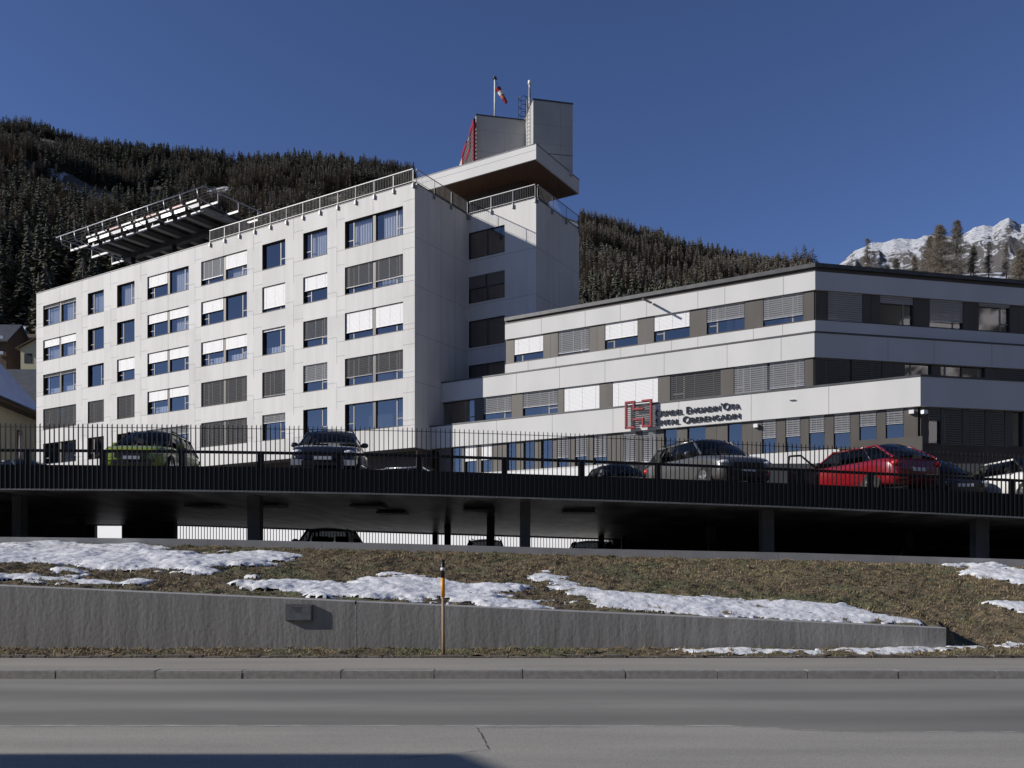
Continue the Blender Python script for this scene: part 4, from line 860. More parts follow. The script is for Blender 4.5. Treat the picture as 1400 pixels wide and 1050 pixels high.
# ================================================================== CARS
def interp(x, P): return float(np.interp(x, [p_[0] for p_ in P], [p_[1] for p_ in P]))
PROF = {
 'suv': dict(top=[(0, .60), (.012, .74), (.03, .86), (.08, .95), (.27, 1.07), (.30, 1.06), (.93, 1.10), (.975, 1.0), (1, .62)], cab=(.245, .965, .40, .86), H=1.64, r=.37),
 'hatch': dict(top=[(0, .52), (.012, .66), (.04, .78), (.1, .86), (.27, .97), (.30, .97), (.92, 1.0), (.975, .92), (1, .58)], cab=(.235, .97, .40, .78), H=1.47, r=.32),
 'sedan': dict(top=[(0, .50), (.012, .62), (.04, .72), (.1, .80), (.27, .92), (.30, .92), (.80, .97), (.96, .93), (.985, .82), (1, .55)], cab=(.25, .88, .41, .72), H=1.43, r=.32)}
def make_car(name, label, pm, kind, L, W, loc, heading, group=None, door=False, dark_roof=False, rimm=None, Hs=1.0, silver_trim=False):
    P = PROF[kind]; H = P['H'] * Hs; root = thing(name, label, 'car', loc, heading, group); hw = W / 2; zb = .24
    Wd = [(0, .70), (.01, .80), (.03, .90), (.08, .965), (.16, 1), (.86, 1), (.94, .955), (.985, .86), (1, .78)]
    st_ = [0, .006, .015, .03, .05, .08, .12, .17, .22, .27, .31, .4, .5, .6, .7, .8, .86, .9, .93, .955, .975, .99, 1]
    b = MB(); rings = []
    for s in st_:
        y = -L / 2 + s * L; zt = interp(s, P['top']) * Hs; w_ = interp(s, Wd) * hw; low = zb + (.10 if s < .02 or s > .98 else 0)
        m_ = .5 * (low + zt)
        half = [(0, low), (w_ * .86, low), (w_ * .97, low + .07), (w_, low + .2), (w_ * 1.0, m_ + .06), (w_ * .985, zt - .17), (w_ * .955, zt - .06), (w_ * .88, zt - .012), (w_ * .6, zt + .012), (w_ * .25, zt + .022), (0, zt + .024)]
        ring = [(x, y, z) for x, z in half] + [(-x, y, z) for x, z in half[-2:0:-1]]
        rings.append(len(b.v)); b.v += ring; n = len(ring)
    for r0, r1_ in zip(rings[:-1], rings[1:]):
        for i in range(n):
            j = (i + 1) % n; b.f.append((r0 + i, r0 + j, r1_ + j, r1_ + i)); b.m.append(0)
    b.f.append(tuple(range(rings[0], rings[0] + n))[::-1]); b.m.append(0); b.f.append(tuple(range(rings[-1], rings[-1] + n))); b.m.append(0)
    # cabin
    c0, c1_, e0, e1 = [-L / 2 + q * L for q in P['cab']]; zbelt = interp(.5, P['top']) * Hs - .01
    wb, wr = hw * .93, hw * .70; zr = H - .07
    base = [(-wb * .93, c0), (wb * .93, c0), (wb * .93, c1_), (-wb * .93, c1_)]; roof = [(-wr, e0), (wr, e0), (wr * .96, e1), (-wr * .96, e1)]
    # roof shell as a curved patch
    nx_, ny_ = 8, 8; k0 = len(b.v)
    for j in range(ny_ + 1):
        v = j / ny_; yy = e0 + (e1 - e0) * v
        for i in range(nx_ + 1):
            u = i / nx_ * 2 - 1; w_ = wr * (1 - .04 * v) * 1.02; z = zr + .075 * (1 - abs(u) ** 2.6) * (1 - abs(2 * v - 1) ** 3 * .55); b.v.append((u * w_, yy + (-.03 if j == 0 else .03 if j == ny_ else 0) * (1 - u * u), z))
    for j in range(ny_):
        for i in range(nx_): a = k0 + j * (nx_ + 1) + i; b.f.append((a, a + 1, a + nx_ + 2, a + nx_ + 1)); b.m.append(1 if dark_roof else 0)
    zm = zbelt + (zr - zbelt) * .55
    def P3(q, z): return Vector((q[0], q[1], z))
    for i in range(4):
        a, c_ = P3(base[i], zbelt), P3(roof[i], zr); b.tube(a, c_ + Vector((0, 0, .02)), .042, 6, 1 if dark_roof else 0, r2=.036, caps=False)
    for i, j in ((1, 2), (3, 0)): b.tube(P3(roof[i], zr + .0), P3(roof[j], zr + .0), .036, 6, 0)
    # B and C pillars
    for sx in (-1, 1):
        for f in (.42, .74):
            yb = c0 + (c1_ - c0) * f; yt = e0 + (e1 - e0) * (f * 1.05 - .05); b.tube((sx * wb * .93, yb, zbelt), (sx * wr, yt, zr), .035, 5, 1)
    b.build('body', [pm, M['black']], root, True, local=True)
    def gq(nm, a, c_, inn=.0):
        # slightly bowed glass between base edge and roof edge
        m_ = MB(); n_ = 6; A0, A1, B0, B1 = P3(base[a], zbelt), P3(base[c_], zbelt), P3(roof[a], zr), P3(roof[c_], zr)
        nrm = (A1 - A0).cross(B0 - A0).normalized()
        if nrm.dot(Vector((A0 + A1) / 2) - Vector((0, (c0 + c1_) / 2, zbelt))) < 0: nrm = -nrm
        for i in range(n_):
            for j in range(3):
                def q_(u, v): 
                    p_ = (A0.lerp(A1, u)).lerp(B0.lerp(B1, u), v); return p_ + nrm * (.10 * (1 - (2 * u - 1) ** 2) * (1 if nm in ('windscreen', 'rear_window') else .1) + .03 * (1 - (2 * v - 1) ** 2))
                m_.face([q_(i / n_, j / 3), q_((i + 1) / n_, j / 3), q_((i + 1) / n_, (j + 1) / 3), q_(i / n_, (j + 1) / 3)])
        m_.build(nm, M['carglass'], root, True, local=True)
    gq('windscreen', 0, 1); gq('side_window', 1, 2); gq('rear_window', 2, 3); gq('side_window', 3, 0)
    ins = MB(); ins.box(-wb * .8, wb * .8, c0 + .5, c1_ - .3, zbelt - .3, zbelt - .02)
    for sx in (-.42, .42):
        for yy in (c0 + (c1_ - c0) * .42, c0 + (c1_ - c0) * .75): ins.box(sx * W / 2 - .24, sx * W / 2 + .24, yy, yy + .14, zbelt - .1, zbelt + .26)
    ins.build('seats', M['black'], root, local=True)
    R = P['r']
    wheels = [(-1, .185), (1, .185), (-1, .80), (1, .80)]
    for sx, f in wheels:
        y = -L / 2 + f * L; xo = sx * (hw * 1.0)
        ar = MB(); ar.tube((xo - sx * .1, y, R), (xo + sx * .006, y, R + .01), R + .065, 24); ar.build('wheel_arch', M['black'], root, local=True)
        wh = MB(); k = len(wh.v); prof = [(R * .60, .0), (R * .9, .012), (R, -.03), (R, -.2), (R * .9, -.22)]; ns = 28
        for i in range(ns):
            an = 2 * math.pi * i / ns
            for (rr, dd) in prof: wh.v.append((xo + sx * (.02 + dd), y + rr * math.cos(an), R + rr * math.sin(an)))
        for i in range(ns):
            for j in range(len(prof) - 1):
                a = k + i * len(prof) + j; c_ = k + ((i + 1) % ns) * len(prof) + j; wh.f.append((a, a + 1, c_ + 1, c_)); wh.m.append(0)
        wo = wh.build('wheel', M['tyre'], root, True, local=True)
        rm = MB(); rm.tube((xo - sx * .06, y, R), (xo - sx * .04, y, R), R * .62, 20, 1)
        for i in range(5):
            an = 2 * math.pi * i / 5 + .3; c_, s_ = math.cos(an), math.sin(an); px1, pz1 = -s_ * .05, c_ * .05
            o0 = (y, R); o1 = (y + c_ * R * .6, R + s_ * R * .6); xx = xo + sx * .012
            rm.face([(xx, o0[0] + px1, o0[1] + pz1), (xx, o1[0] + px1 * .7, o1[1] + pz1 * .7), (xx, o1[0] - px1 * .7, o1[1] - pz1 * .7), (xx, o0[0] - px1, o0[1] - pz1)])
        for i in range(24):
            a0, a1 = 2 * math.pi * i / 24, 2 * math.pi * (i + 1) / 24; xx = xo + sx * .014
            rm.face([(xx, y + R * .62 * math.cos(a0), R + R * .62 * math.sin(a0)), (xx, y + R * .62 * math.cos(a1), R + R * .62 * math.sin(a1)), (xx, y + R * .55 * math.cos(a1), R + R * .55 * math.sin(a1)), (xx, y + R * .55 * math.cos(a0), R + R * .55 * math.sin(a0))])
        rm.tube((xo - sx * .02, y, R), (xo + sx * .016, y, R), .05, 10)
        rm.build('rim', [rimm or M['rim'], M['black']], wo, local=True)
    yf = -L / 2; yr = L / 2; zh = interp(.05, P['top']) * Hs - .16
    def ell(nm, c, r, m_, seg=10):
        q = MB(); k = 0
        for j in range(1, seg // 2 + 2):
            ph = math.pi * j / (seg // 2 + 2) - math.pi / 2
            for i in range(seg):
                an = 2 * math.pi * i / seg; q.v.append((c[0] + r[0] * math.cos(ph) * math.cos(an), c[1] + r[1] * math.cos(ph) * math.sin(an), c[2] + r[2] * math.sin(ph)))
        m = seg // 2 + 1
        for j in range(m - 1):
            for i in range(seg): a = j * seg + i; c_ = j * seg + (i + 1) % seg; q.f.append((a, c_, c_ + seg, a + seg)); q.m.append(0)
        q.f.append(tuple(range(seg))[::-1]); q.m.append(0); q.f.append(tuple(range((m - 1) * seg, m * seg))); q.m.append(0)
        return q.build(nm, m_, root, True, local=True)
    for sx in (-1, 1):
        ell('headlight', (sx * hw * .74, yf + .16, zh), (.20, .13, .075), M['lamp'])
        ell('tail_light', (sx * hw * .80, yr - .13, zbelt - .16), (.15, .12, .10), M['tail'])
        ell('mirror', (sx * (hw + .08), c0 + .45, zbelt + .08), (.12, .07, .085), M['black'] if kind != 'suv' else pm)
    q = MB(); q.box(-hw * .52, hw * .52, yf - .018, yf + .08, zh - .16, zh - .0)
    q.box(-hw * .62, hw * .62, yf - .022, yf + .08, zb + .10, zb + .24); q.build('grille', M['black'], root, local=True)
    if silver_trim:
        q = MB()
        for sx in (-1, 1): q.box(sx * hw * .74 - .17, sx * hw * .74 + .17, yf - .02, yf + .12, zb + .1, zb + .26)
        q.build('side_intake', M['alum'], root, local=True)
    q = MB(); q.box(-.25, .25, yf - .035, yf - .023, zb + .26, zb + .36); q.build('number_plate', M['white'], root, local=True)
    q = MB(); q.box(-.25, .25, yr + .003, yr + .02, .62, .73); q.build('number_plate', M['white'], root, local=True)
    if kind == 'suv':
        q = MB()
        for sx in (-1, 1): q.tube((sx * wr * .9, e0 + .2, zr + .1), (sx * wr * .9, e1 - .15, zr + .1), .02, 5)
        q.build('roof_rail', M['black'], root, True, local=True)
    if door:
        q = MB(); hx, hy = hw + .01, c0 + .25; dirv = Vector((.87, -.30, 0)); Ld = 1.0
        def D3(s, z, o=0): return Vector((hx, hy, z)) + dirv * s + Vector((.3, .87, 0)) * o
        q.hexa([D3(0, .32), D3(Ld, .32), D3(Ld, .32, .09), D3(0, .32, .09), D3(0, zbelt), D3(Ld, zbelt), D3(Ld, zbelt, .07), D3(0, zbelt, .07)])
        do = q.build('door', [pm], root, local=True)
        q = MB(); q.tube(D3(0, zbelt, .03), D3(.55, H - .1, .03), .035, 5); q.tube(D3(.55, H - .1, .03), D3(Ld - .05, H - .12, .03), .035, 5); q.tube(D3(Ld - .05, H - .12, .03), D3(Ld, zbelt, .03), .035, 5); q.build('window_frame', M['black'], do, True, local=True)
        q = MB(); q.hexa([D3(.02, .34, .092), D3(Ld - .02, .34, .092), D3(Ld - .02, .34, .12), D3(.02, .34, .12), D3(.02, zbelt - .02, .092), D3(Ld - .02, zbelt - .02, .092), D3(Ld - .02, zbelt - .02, .11), D3(.02, zbelt - .02, .11)]); q.build('door_trim', M['black'], do, local=True)
    return root
def ondeck(px, Y): X = (px - 700) / 1165 * Y; return (X, Y, dk_bot(X, Y) + TH + .005)
GD = 'cars parked on the upper deck'; GL = 'cars parked under the deck'
rad = math.radians
make_car('parked_car', 'lime green car with black windows parked at the left of the deck', paint('lime_paint', (.27, .35, .035)), 'suv', 4.3, 1.84, ondeck(212, 27.4), rad(5), GD, dark_roof=True, Hs=.975)
make_car('parked_car', 'dark blue sporty car facing the railing in front of the white facade', paint('navy_paint', (.018, .022, .035), .25, .3), 'suv', 4.8, 1.98, ondeck(455, 27.2), rad(5), GD, rimm=M['alum'], silver_trim=True)
make_car('parked_car', 'large silver grey car with dark bonnet parked below the emblem sign', paint('silver_paint', (.13, .128, .123), .3, .5), 'suv', 4.9, 1.95, ondeck(962, 27.4), rad(19), GD, Hs=1.03)
make_car('parked_car', 'red car parked on the deck with its front door open', paint('red_paint', (.20, .005, .010), .25), 'hatch', 4.7, 1.86, ondeck(1178, 26.9), rad(180 + 19), GD, door=True, Hs=1.04)
make_car('parked_car', 'black car parked right beside the red car', paint('black_paint', (.014, .016, .02)), 'sedan', 4.6, 1.82, (14.0, 28.9, dk_bot(14.0, 28.9) + TH), rad(4), GD, Hs=1.08)
make_car('parked_car', 'white car cut off by the right edge of the picture', paint('white_paint_car', (.72, .72, .70)), 'hatch', 4.3, 1.8, (16.25, 27.0, dk_bot(16.25, 27) + TH), rad(2), GD, dark_roof=True)
make_car('parked_car', 'pale silver car of which only the roof shows above the deck edge in mid picture', paint('pale_silver', (.5, .5, .5), .3, .4), 'sedan', 4.5, 1.8, ondeck(570, 33.2), rad(80), GD, Hs=.95)
make_car('parked_car', 'black soft top car showing only its roof left of the silver grey car', paint('matt_black', (.02, .02, .02), .5), 'hatch', 4.0, 1.75, ondeck(842, 31.8), rad(10), GD, Hs=1.0, dark_roof=True)
make_car('parked_car', 'dark car showing only its roof at the far left of the deck', paint('dark_grey', (.03, .03, .035)), 'sedan', 4.5, 1.8, ondeck(30, 33.6), rad(60), GD)
def under(px, Y): X = (px - 700) / 1165 * Y; return (X, Y, floor_z(X, Y))
blk = paint('black_gloss', (.012, .012, .014))
make_car('parked_car', 'small dark car with a see-through cabin under the deck at left', blk, 'hatch', 3.9, 1.85, under(451, 28.4), 0, GL, Hs=1.04)
make_car('parked_car', 'dark estate car under the deck behind the middle columns', blk, 'suv', 4.5, 1.85, under(664, 35.8), 0, GL, Hs=.92)
make_car('parked_car', 'dark rounded car under the deck right of the middle columns', blk, 'hatch', 4.2, 1.85, under(809, 31.8), 0, GL, Hs=1.0)
make_car('parked_car', 'dark car deep in shadow under the right end of the deck', blk, 'hatch', 4.2, 1.8, under(1284, 29), 0, GL)

# ================================================================== HOUSES
def house(name, label, x0, x1, y0, y1, zb, ze, zr, wm, rm, rot_=0, wins=(), ridge='y', over=.6, snow=None, chim=0):
    """gabled/hipped house; ridge along local y or x"""
    cx_, cy_ = (x0 + x1) / 2, (y0 + y1) / 2; r_ = thing(name, label, 'house', (cx_, cy_, zb), rot_)
    hx, hy = (x1 - x0) / 2, (y1 - y0) / 2
    m = MB(); m.box(-hx, hx, -hy, hy, 0, ze - zb)
    if ridge == 'x':
        for s in (-1, 1): m.face([(s * hx, -hy, ze - zb), (s * hx, hy, ze - zb), (s * hx, 0, zr - zb)])
    else:
        for s in (-1, 1): m.face([(-hx, s * hy, ze - zb), (hx, s * hy, ze - zb), (0, s * hy, zr - zb)])
    m.build('wall', wm, r_, local=True)
    o = over; E_ = ze - zb; Rz = zr - zb; rf = MB(); th = .22
    if ridge == 'x':
        for s in (-1, 1):
            dz = (Rz - E_) / hy * o
            rf.hexa([(-hx - o, s * (hy + o), E_ - dz), (hx + o, s * (hy + o), E_ - dz), (hx + o, 0, Rz), (-hx - o, 0, Rz), (-hx - o, s * (hy + o), E_ - dz + th), (hx + o, s * (hy + o), E_ - dz + th), (hx + o, 0, Rz + th), (-hx - o, 0, Rz + th)])
    else:
        for s in (-1, 1):
            dz = (Rz - E_) / hx * o
            rf.hexa([(s * (hx + o), -hy - o, E_ - dz), (s * (hx + o), hy + o, E_ - dz), (0, hy + o, Rz), (0, -hy - o, Rz), (s * (hx + o), -hy - o, E_ - dz + th), (s * (hx + o), hy + o, E_ - dz + th), (0, hy + o, Rz + th), (0, -hy - o, Rz + th)])
    ro = rf.build('roof', rm, r_, local=True)
    for i in range(chim):
        c_ = MB(); xx = -hx * .8 + i * hx * 1.6 / max(1, chim - 1); c_.box(xx - .3, xx + .3, -.3, .3, Rz - .6, Rz + 1.5) if ridge == 'x' else c_.box(-.3, .3, xx - .3, xx + .3, Rz - .6, Rz + 1.5); c_.build('chimney', M['white'], ro, local=True)
    for (face, u, z, ww, hh) in wins:
        m = MB(); p_ = MB()
        if face == 's': m.box(u - ww / 2 - .1, u + ww / 2 + .1, -hy - .05, -hy, z - .1, z + hh + .1); p_.box(u - ww / 2, u + ww / 2, -hy - .06, -hy - .052, z, z + hh)
        else: m.box(hx, hx + .05, u - ww / 2 - .1, u + ww / 2 + .1, z - .1, z + hh + .1); p_.box(hx + .052, hx + .06, u - ww / 2, u + ww / 2, z, z + hh)
        wo = m.build('window', M['timber'], r_, local=True); p_.build('pane', M['room'], wo, local=True)
    return r_
# cream house with a bell-cast snowy roof
ang = math.atan2(.145, 1)
ch = thing('cream_house', 'cream rendered house with a snow covered roof behind the railing at far left', 'house', (-60, 100, 6.9), ang)
q = MB(); q.box(-12, 0, -9, 13, 0, 10.1); q.build('wall', M['cream'], ch, local=True)
q = MB(); prof = [(1.2, 9.95), (.6, 10.35), (-.6, 11.4), (-2.2, 13.6), (-4.2, 16.4), (-5.6, 17.6)]
for (a, b) in zip(prof[:-1], prof[1:]):
    for s in (0, 1):
        X0, X1 = (a[0], b[0]) if s == 0 else (-12 - a[0], -12 - b[0])
        hy0 = (a[0] - 1.2) * .9; hy1 = (b[0] - 1.2) * .9
        q.face([(X0, -10 - hy0, a[1] + .1), (X0, 14 + hy0, a[1] + .1), (X1, 14 + hy1, b[1] + .1), (X1, -10 - hy1, b[1] + .1)])
    for yy, sg in ((14, 1), (-10, -1)):
        hy0 = (a[0] - 1.2) * .9; hy1 = (b[0] - 1.2) * .9
        q.face([(a[0], yy + sg * hy0, a[1] + .1), (-12 - a[0], yy + sg * hy0, a[1] + .1), (-12 - b[0], yy + sg * hy1, b[1] + .1), (b[0], yy + sg * hy1, b[1] + .1)])
q.build('roof', M['roofsnow'], ch, local=True)
q = MB(); q.box(-13.2, 1.25, -10.05, 14.05, 9.55, 9.95); q.build('eaves', M['timber'], ch, local=True)
q = MB(); q.tube((1.32, -10, 9.85), (1.32, 14, 9.85), .12, 8); q.tube((1.3, -3, 9.8), (.1, -3, 8.9), .08, 6); q.build('gutter', M['dsteel'], ch, True, local=True)
q = MB(); q.box(0, .08, 4.4, 5.7, 4.5, 7.9); wo = q.build('window', M['timber'], ch, local=True); q = MB(); q.box(.082, .09, 4.6, 5.5, 4.7, 7.7); q.build('pane', M['glass'], wo, local=True)
q = MB(); q.box(0, .08, -5, -3.8, 4.5, 7.5); wo = q.build('window', M['timber'], ch, local=True); q = MB(); q.box(.082, .09, -4.8, -4, 4.7, 7.3); q.build('pane', M['glass'], wo, local=True)
for ch_ in bpy.data.objects:
    if ch_.parent and (ch_.parent == ch or ch_.parent.parent == ch): 
        for v_ in ch_.data.vertices: v_.co = (v_.co[0] * 1.25, v_.co[1] * 1.0, v_.co[2] * 1.25 + (1.3 if v_.co[2] > 1 else 0))
house('slate_house', 'house with a dark slate roof behind the cream house', -84, -70, 130, 140, 8, 25.0, 32.2, M['cream'], M['slate'], ridge='x', over=.8)
house('terracotta_house', 'reddish brown village house with four white chimneys on the hillside', -96.4, -78, 165, 175, 32, 45.3, 47.2, M['terracotta'], M['timber'], ridge='x', over=.4, chim=9, wins=[('s', -7.6, 10, 1.2, 1.6), ('s', -5, 10, 1.2, 1.6), ('s', -2.6, 10, 1.2, 1.6), ('s', -7.6, 6.5, 1.2, 1.6), ('s', -5, 6.5, 1.2, 1.6)])
house('yellow_house', 'small pale yellow village house below the reddish brown one', -86.5, -77, 150, 158, 27, 39.6, 42.2, M['creamlight'], M['timber'], wins=[('s', -3.4, 10, 1.2, 1.5), ('s', -1, 10, 1.2, 1.5), ('s', 1.4, 10, 1.2, 1.5), ('s', -3, 6, 2.2, 2.4)])
house('timber_chalet', 'dark timber chalet with pale balconies at the far left of the village', -100, -92.0, 155, 163, 29, 42.4, 46, M['timber'], M['slate'], ridge='x', wins=[('s', -2, 10.5, 1.2, 1.4), ('s', 1.5, 10.5, 1.2, 1.4), ('s', 1.5, 7, 1.2, 1.4)])
bal = MB()
for z in (36.2, 39.4, 42.2): bal.box(-100, -91.8, 153.7, 153.85, z, z + .55)
ba_ = bal.build('balcony', M['galv'], bpy.data.objects['timber_chalet'])
house('shadow_caster_house', 'plain unseen house added off to the left to cast the foreground shadow', -40, -14.3, -6, 4.78, 0, 6.05, 7.4, M['cream'], M['slate'], ridge='x', over=.7)  # unseen house, added and sized for its shadow on the pavement

# ================================================================== MOUNTAINS
skx = np.array([-700, -300, 0, 60, 130, 200, 260, 330, 400, 470, 560, 640, 790, 850, 900, 950, 1000, 1060, 1113, 1150, 1400, 1900.])
sky_ = np.array([150, 160, 166, 173, 194, 203, 208, 212, 212, 217, 230, 245, 288, 303, 320, 336, 346, 356, 366, 374, 400, 470.])
def ridge_z(px): return EYE + (770 - (np.interp(px, skx, sky_) + 13)) / 1165 * 950
def hill_z(X, Y):
    px = 700 + 1165 * X / np.maximum(Y, 50); p_ = np.interp(px, [1000, 1200], [1.08, .80]); rz = ridge_z(px)
    gg = np.clip((Y - 95) / 855, 0, None)
    z = np.where(Y < 950, 6.5 + (rz - 6.5) * np.clip(gg, 0, 1) ** p_, rz - (Y - 950) * .45)
    n = (fbm(X / 90, Y / 90, 4, 71) - .5) * 34 + (fbm(X / 22, Y / 22, 3, 77) - .5) * 7
    return z + n * np.clip(gg * 2, 0, 1) * (1 - .75 * np.exp(-((Y - 950) / 120) ** 2))
pxs = np.linspace(-900, 2300, 420); Ys = np.concatenate([np.linspace(95, 950, 210), np.linspace(962, 1700, 40)])
PXg, YG = np.meshgrid(pxs, Ys); XG = (PXg - 700) / 1165 * YG; ZG = hill_z(XG, YG)
idx = np.arange(PXg.size).reshape(PXg.shape); Fh = np.stack([idx[:-1, :-1], idx[:-1, 1:], idx[1:, 1:], idx[1:, :-1]], -1).reshape(-1, 4)
m_hill = mat('forest_floor', (.07, .06, .045), (.11, .095, .07), .06, .95, bump=0, c3=(.62, .65, .72), s3=.03, lo3=.56, hi3=.60)  # ground tone lifted too, standing in for haze
tag(link('hillside', big_mesh('hillside', np.stack([XG, YG, ZG], -1).reshape(-1, 3), Fh, [m_hill], smooth=True)), kind='structure')
# snowy mountain far behind on the right
mx = np.array([1000, 1100, 1147, 1169, 1190, 1207, 1223, 1246, 1263, 1290, 1315, 1332, 1345, 1358, 1368, 1379, 1388, 1394, 1430, 1500, 1700, 2300.])
my = np.array([450, 392, 363, 342, 332, 331, 326, 328, 323, 324, 322, 311, 308, 310, 302, 297, 301, 306, 296, 280, 250, 230.])
def mt_z(X, Y):
    px = 700 + 1165 * X / Y; rz = EYE + (770 - np.interp(px, mx, my)) / 1165 * 3400
    g_ = np.clip((Y - 1900) / 1500, 0, 1); z = np.where(Y < 3400, rz * (.25 + .75 * g_ ** .9), rz - (Y - 3400) * .6)
    rd = 1 - np.abs(2 * fbm(X / 260, Y / 420, 5, 81) - 1); n = (rd - .55) * 280 + (1 - np.abs(2 * fbm(X / 60, Y / 80, 4, 91) - 1) - .5) * 70
    fade = 1 - .97 * np.exp(-((Y - 3400) / 480) ** 2)
    sk = (fbm(X / 45, X * 0, 4, 17) - .5) * 16 * np.exp(-((Y - 3400) / 200) ** 2)
    return z + n * fade * .8 + sk
pxs = np.linspace(980, 1900, 520); Ys = np.concatenate([np.linspace(1900, 3400, 260), np.linspace(3412, 4200, 20)])
PXg, YG = np.meshgrid(pxs, Ys); XG = (PXg - 700) / 1165 * YG; ZG = mt_z(XG, YG)
idx = np.arange(PXg.size).reshape(PXg.shape); Fh = np.stack([idx[:-1, :-1], idx[:-1, 1:], idx[1:, 1:], idx[1:, :-1]], -1).reshape(-1, 4)
def mtn_mat():
    m = bpy.data.materials.new('rock_and_snow'); m.use_nodes = True; n = m.node_tree.nodes; l = m.node_tree.links; b = n['Principled BSDF']; b.inputs['Roughness'].default_value = .9
    g_ = n.new('ShaderNodeNewGeometry'); t = n.new('ShaderNodeTexNoise'); t.inputs['Scale'].default_value = .03; t.inputs['Detail'].default_value = 15; t.inputs['Roughness'].default_value = .78
    mp = n.new('ShaderNodeMapping'); mp.inputs['Scale'].default_value = (1, .5, 1.6); mp.inputs['Rotation'].default_value = (0, .5, 0); l.new(g_.outputs['Position'], mp.inputs[0]); l.new(mp.outputs[0], t.inputs['Vector'])
    s = n.new('ShaderNodeSeparateXYZ'); l.new(g_.outputs['Normal'], s.inputs[0])
    a = n.new('ShaderNodeMath'); a.operation = 'MULTIPLY_ADD'; a.inputs[1].default_value = .45; l.new(s.outputs[2], a.inputs[0]); l.new(t.outputs[0], a.inputs[2])
    r = n.new('ShaderNodeValToRGB'); r.color_ramp.elements[0].position = .79; r.color_ramp.elements[1].position = .83; l.new(a.outputs[0], r.inputs[0])
    r.color_ramp.elements[0].color = (.20, .185, .175, 1); r.color_ramp.elements[1].color = (.90, .91, .94, 1); l.new(r.outputs[0], b.inputs['Base Color'])
    t2 = n.new('ShaderNodeTexNoise'); t2.inputs['Scale'].default_value = .03; t2.inputs['Detail'].default_value = 12; t2.inputs['Roughness'].default_value = .75; l.new(mp.outputs[0], t2.inputs['Vector'])
    bp = n.new('ShaderNodeBump'); bp.inputs['Strength'].default_value = 1; bp.inputs['Distance'].default_value = 45; l.new(t2.outputs[0], bp.inputs['Height']); l.new(bp.outputs[0], b.inputs['Normal'])
    return m
tag(link('snowy_mountain', big_mesh('snowy_mountain', np.stack([XG, YG, ZG], -1).reshape(-1, 3), Fh, [mtn_mat()])), kind='structure')

# unseen other side of the valley, added to cut horizon skylight on shaded faces
az = np.radians(np.linspace(52, 308, 260)); rr = np.linspace(1300, 2600, 40); AZ, RR = np.meshgrid(az, rr)
deg = np.degrees(AZ); hmax = np.interp(deg, [52, 75, 110, 150, 195, 218, 262, 290, 308], [.42, .50, .52, .50, .36, .07, .07, .28, .42])  # heights shaped for skylight and for the sky mirrored in windows
XR, YR = np.sin(AZ) * RR, np.cos(AZ) * RR
ZR = np.clip((RR - 1300) / 900, 0, 1) ** .9 * hmax * 2200 - np.clip(RR - 2200, 0, None) * .5 + (fbm(XR / 170, YR / 170, 5, 121) - .5) * 260 * np.clip((RR - 1300) / 400, 0, 1)
idx = np.arange(XR.size).reshape(XR.shape); Fh = np.stack([idx[:-1, :-1], idx[:-1, 1:], idx[1:, 1:], idx[1:, :-1]], -1).reshape(-1, 4)
tag(link('unseen_mountain_ring', big_mesh('unseen_mountain_ring', np.stack([XR, YR, ZR], -1).reshape(-1, 3), Fh, [mat('valley_slope', (.032, .036, .040), (.055, .060, .066), .01, .95, c3=(.5, .52, .56), s3=.006, lo3=.57, hi3=.60)], smooth=True)), kind='structure')

# ------------------------------------------------------------------ forest
def conifer(lv, nbr, rad_, droop, wid, seed, sparse=0):
    r = np.random.default_rng(seed); V_ = []; F_ = []
    k = 0
    for i in range(3):
        an = 2 * math.pi * i / 3; V_.append((.012 * math.cos(an), .012 * math.sin(an), 0)); 
    V_.append((0, 0, 1)); F_ += [(0, 1, 3), (1, 2, 3), (2, 0, 3)]
    for i in range(lv):
        z = .10 + .88 * (i + r.random() * .5) / lv; R_ = rad_ * (1 - z) ** .85 * (.75 + .5 * r.random()) + .008
        for j in range(nbr):
            if r.random() < sparse: continue
            an = 2 * math.pi * (j + r.random()) / nbr; rr = R_ * (.55 + .65 * r.random()); wv = wid * (.6 + .8 * r.random()) * (rr + .02)
            c, s = math.cos(an), math.sin(an); zz = z + r.normal(0, .01); k = len(V_)
            V_ += [(c * .004, s * .004, zz + .035), (c * rr - s * wv, s * rr + c * wv, zz - droop * rr), (c * rr * 1.1, s * rr * 1.1, zz - droop * rr * 1.5), (c * rr + s * wv, s * rr - c * wv, zz - droop * rr)]
            F_ += [(k, k + 1, k + 2), (k, k + 2, k + 3)]
    return np.array(V_), np.array(F_)
protos = [conifer(13, 8, .19, .35, .36, s) for s in range(4)] + [conifer(16, 9, .24, .05, .17, 10 + s, .1) for s in range(3)]
mt_d = [mat('spruce_needles', (.060, .064, .042), (.095, .096, .064), .05, .9), mat('pine_needles', (.088, .087, .060), (.135, .125, .09), .05, .9), mat('larch_twigs', (.16, .135, .108), (.23, .195, .155), .05, .9), mat('grey_larch_twigs', (.14, .13, .112), (.20, .185, .16), .05, .9)]  # needle and twig colours lifted in place of haze
nT = 21000
tpx = rng.uniform(-320, 1112, nT); tY = np.sqrt(rng.uniform(178 ** 2, 960 ** 2, nT)); tX = (tpx - 700) / 1165 * tY
clear = fbm(tX / 42, tY / 60, 3, 101); keep = (clear < .61) | (tY > 880)
keep &= ~((tY < 183) & (tpx < 60)) ; tX, tY, tpx = tX[keep], tY[keep], tpx[keep]
tZ = hill_z(tX, tY); tH = rng.uniform(6, 20, len(tX)) * (.8 + .4 * fbm(tX / 60, tY / 60, 2, 5))
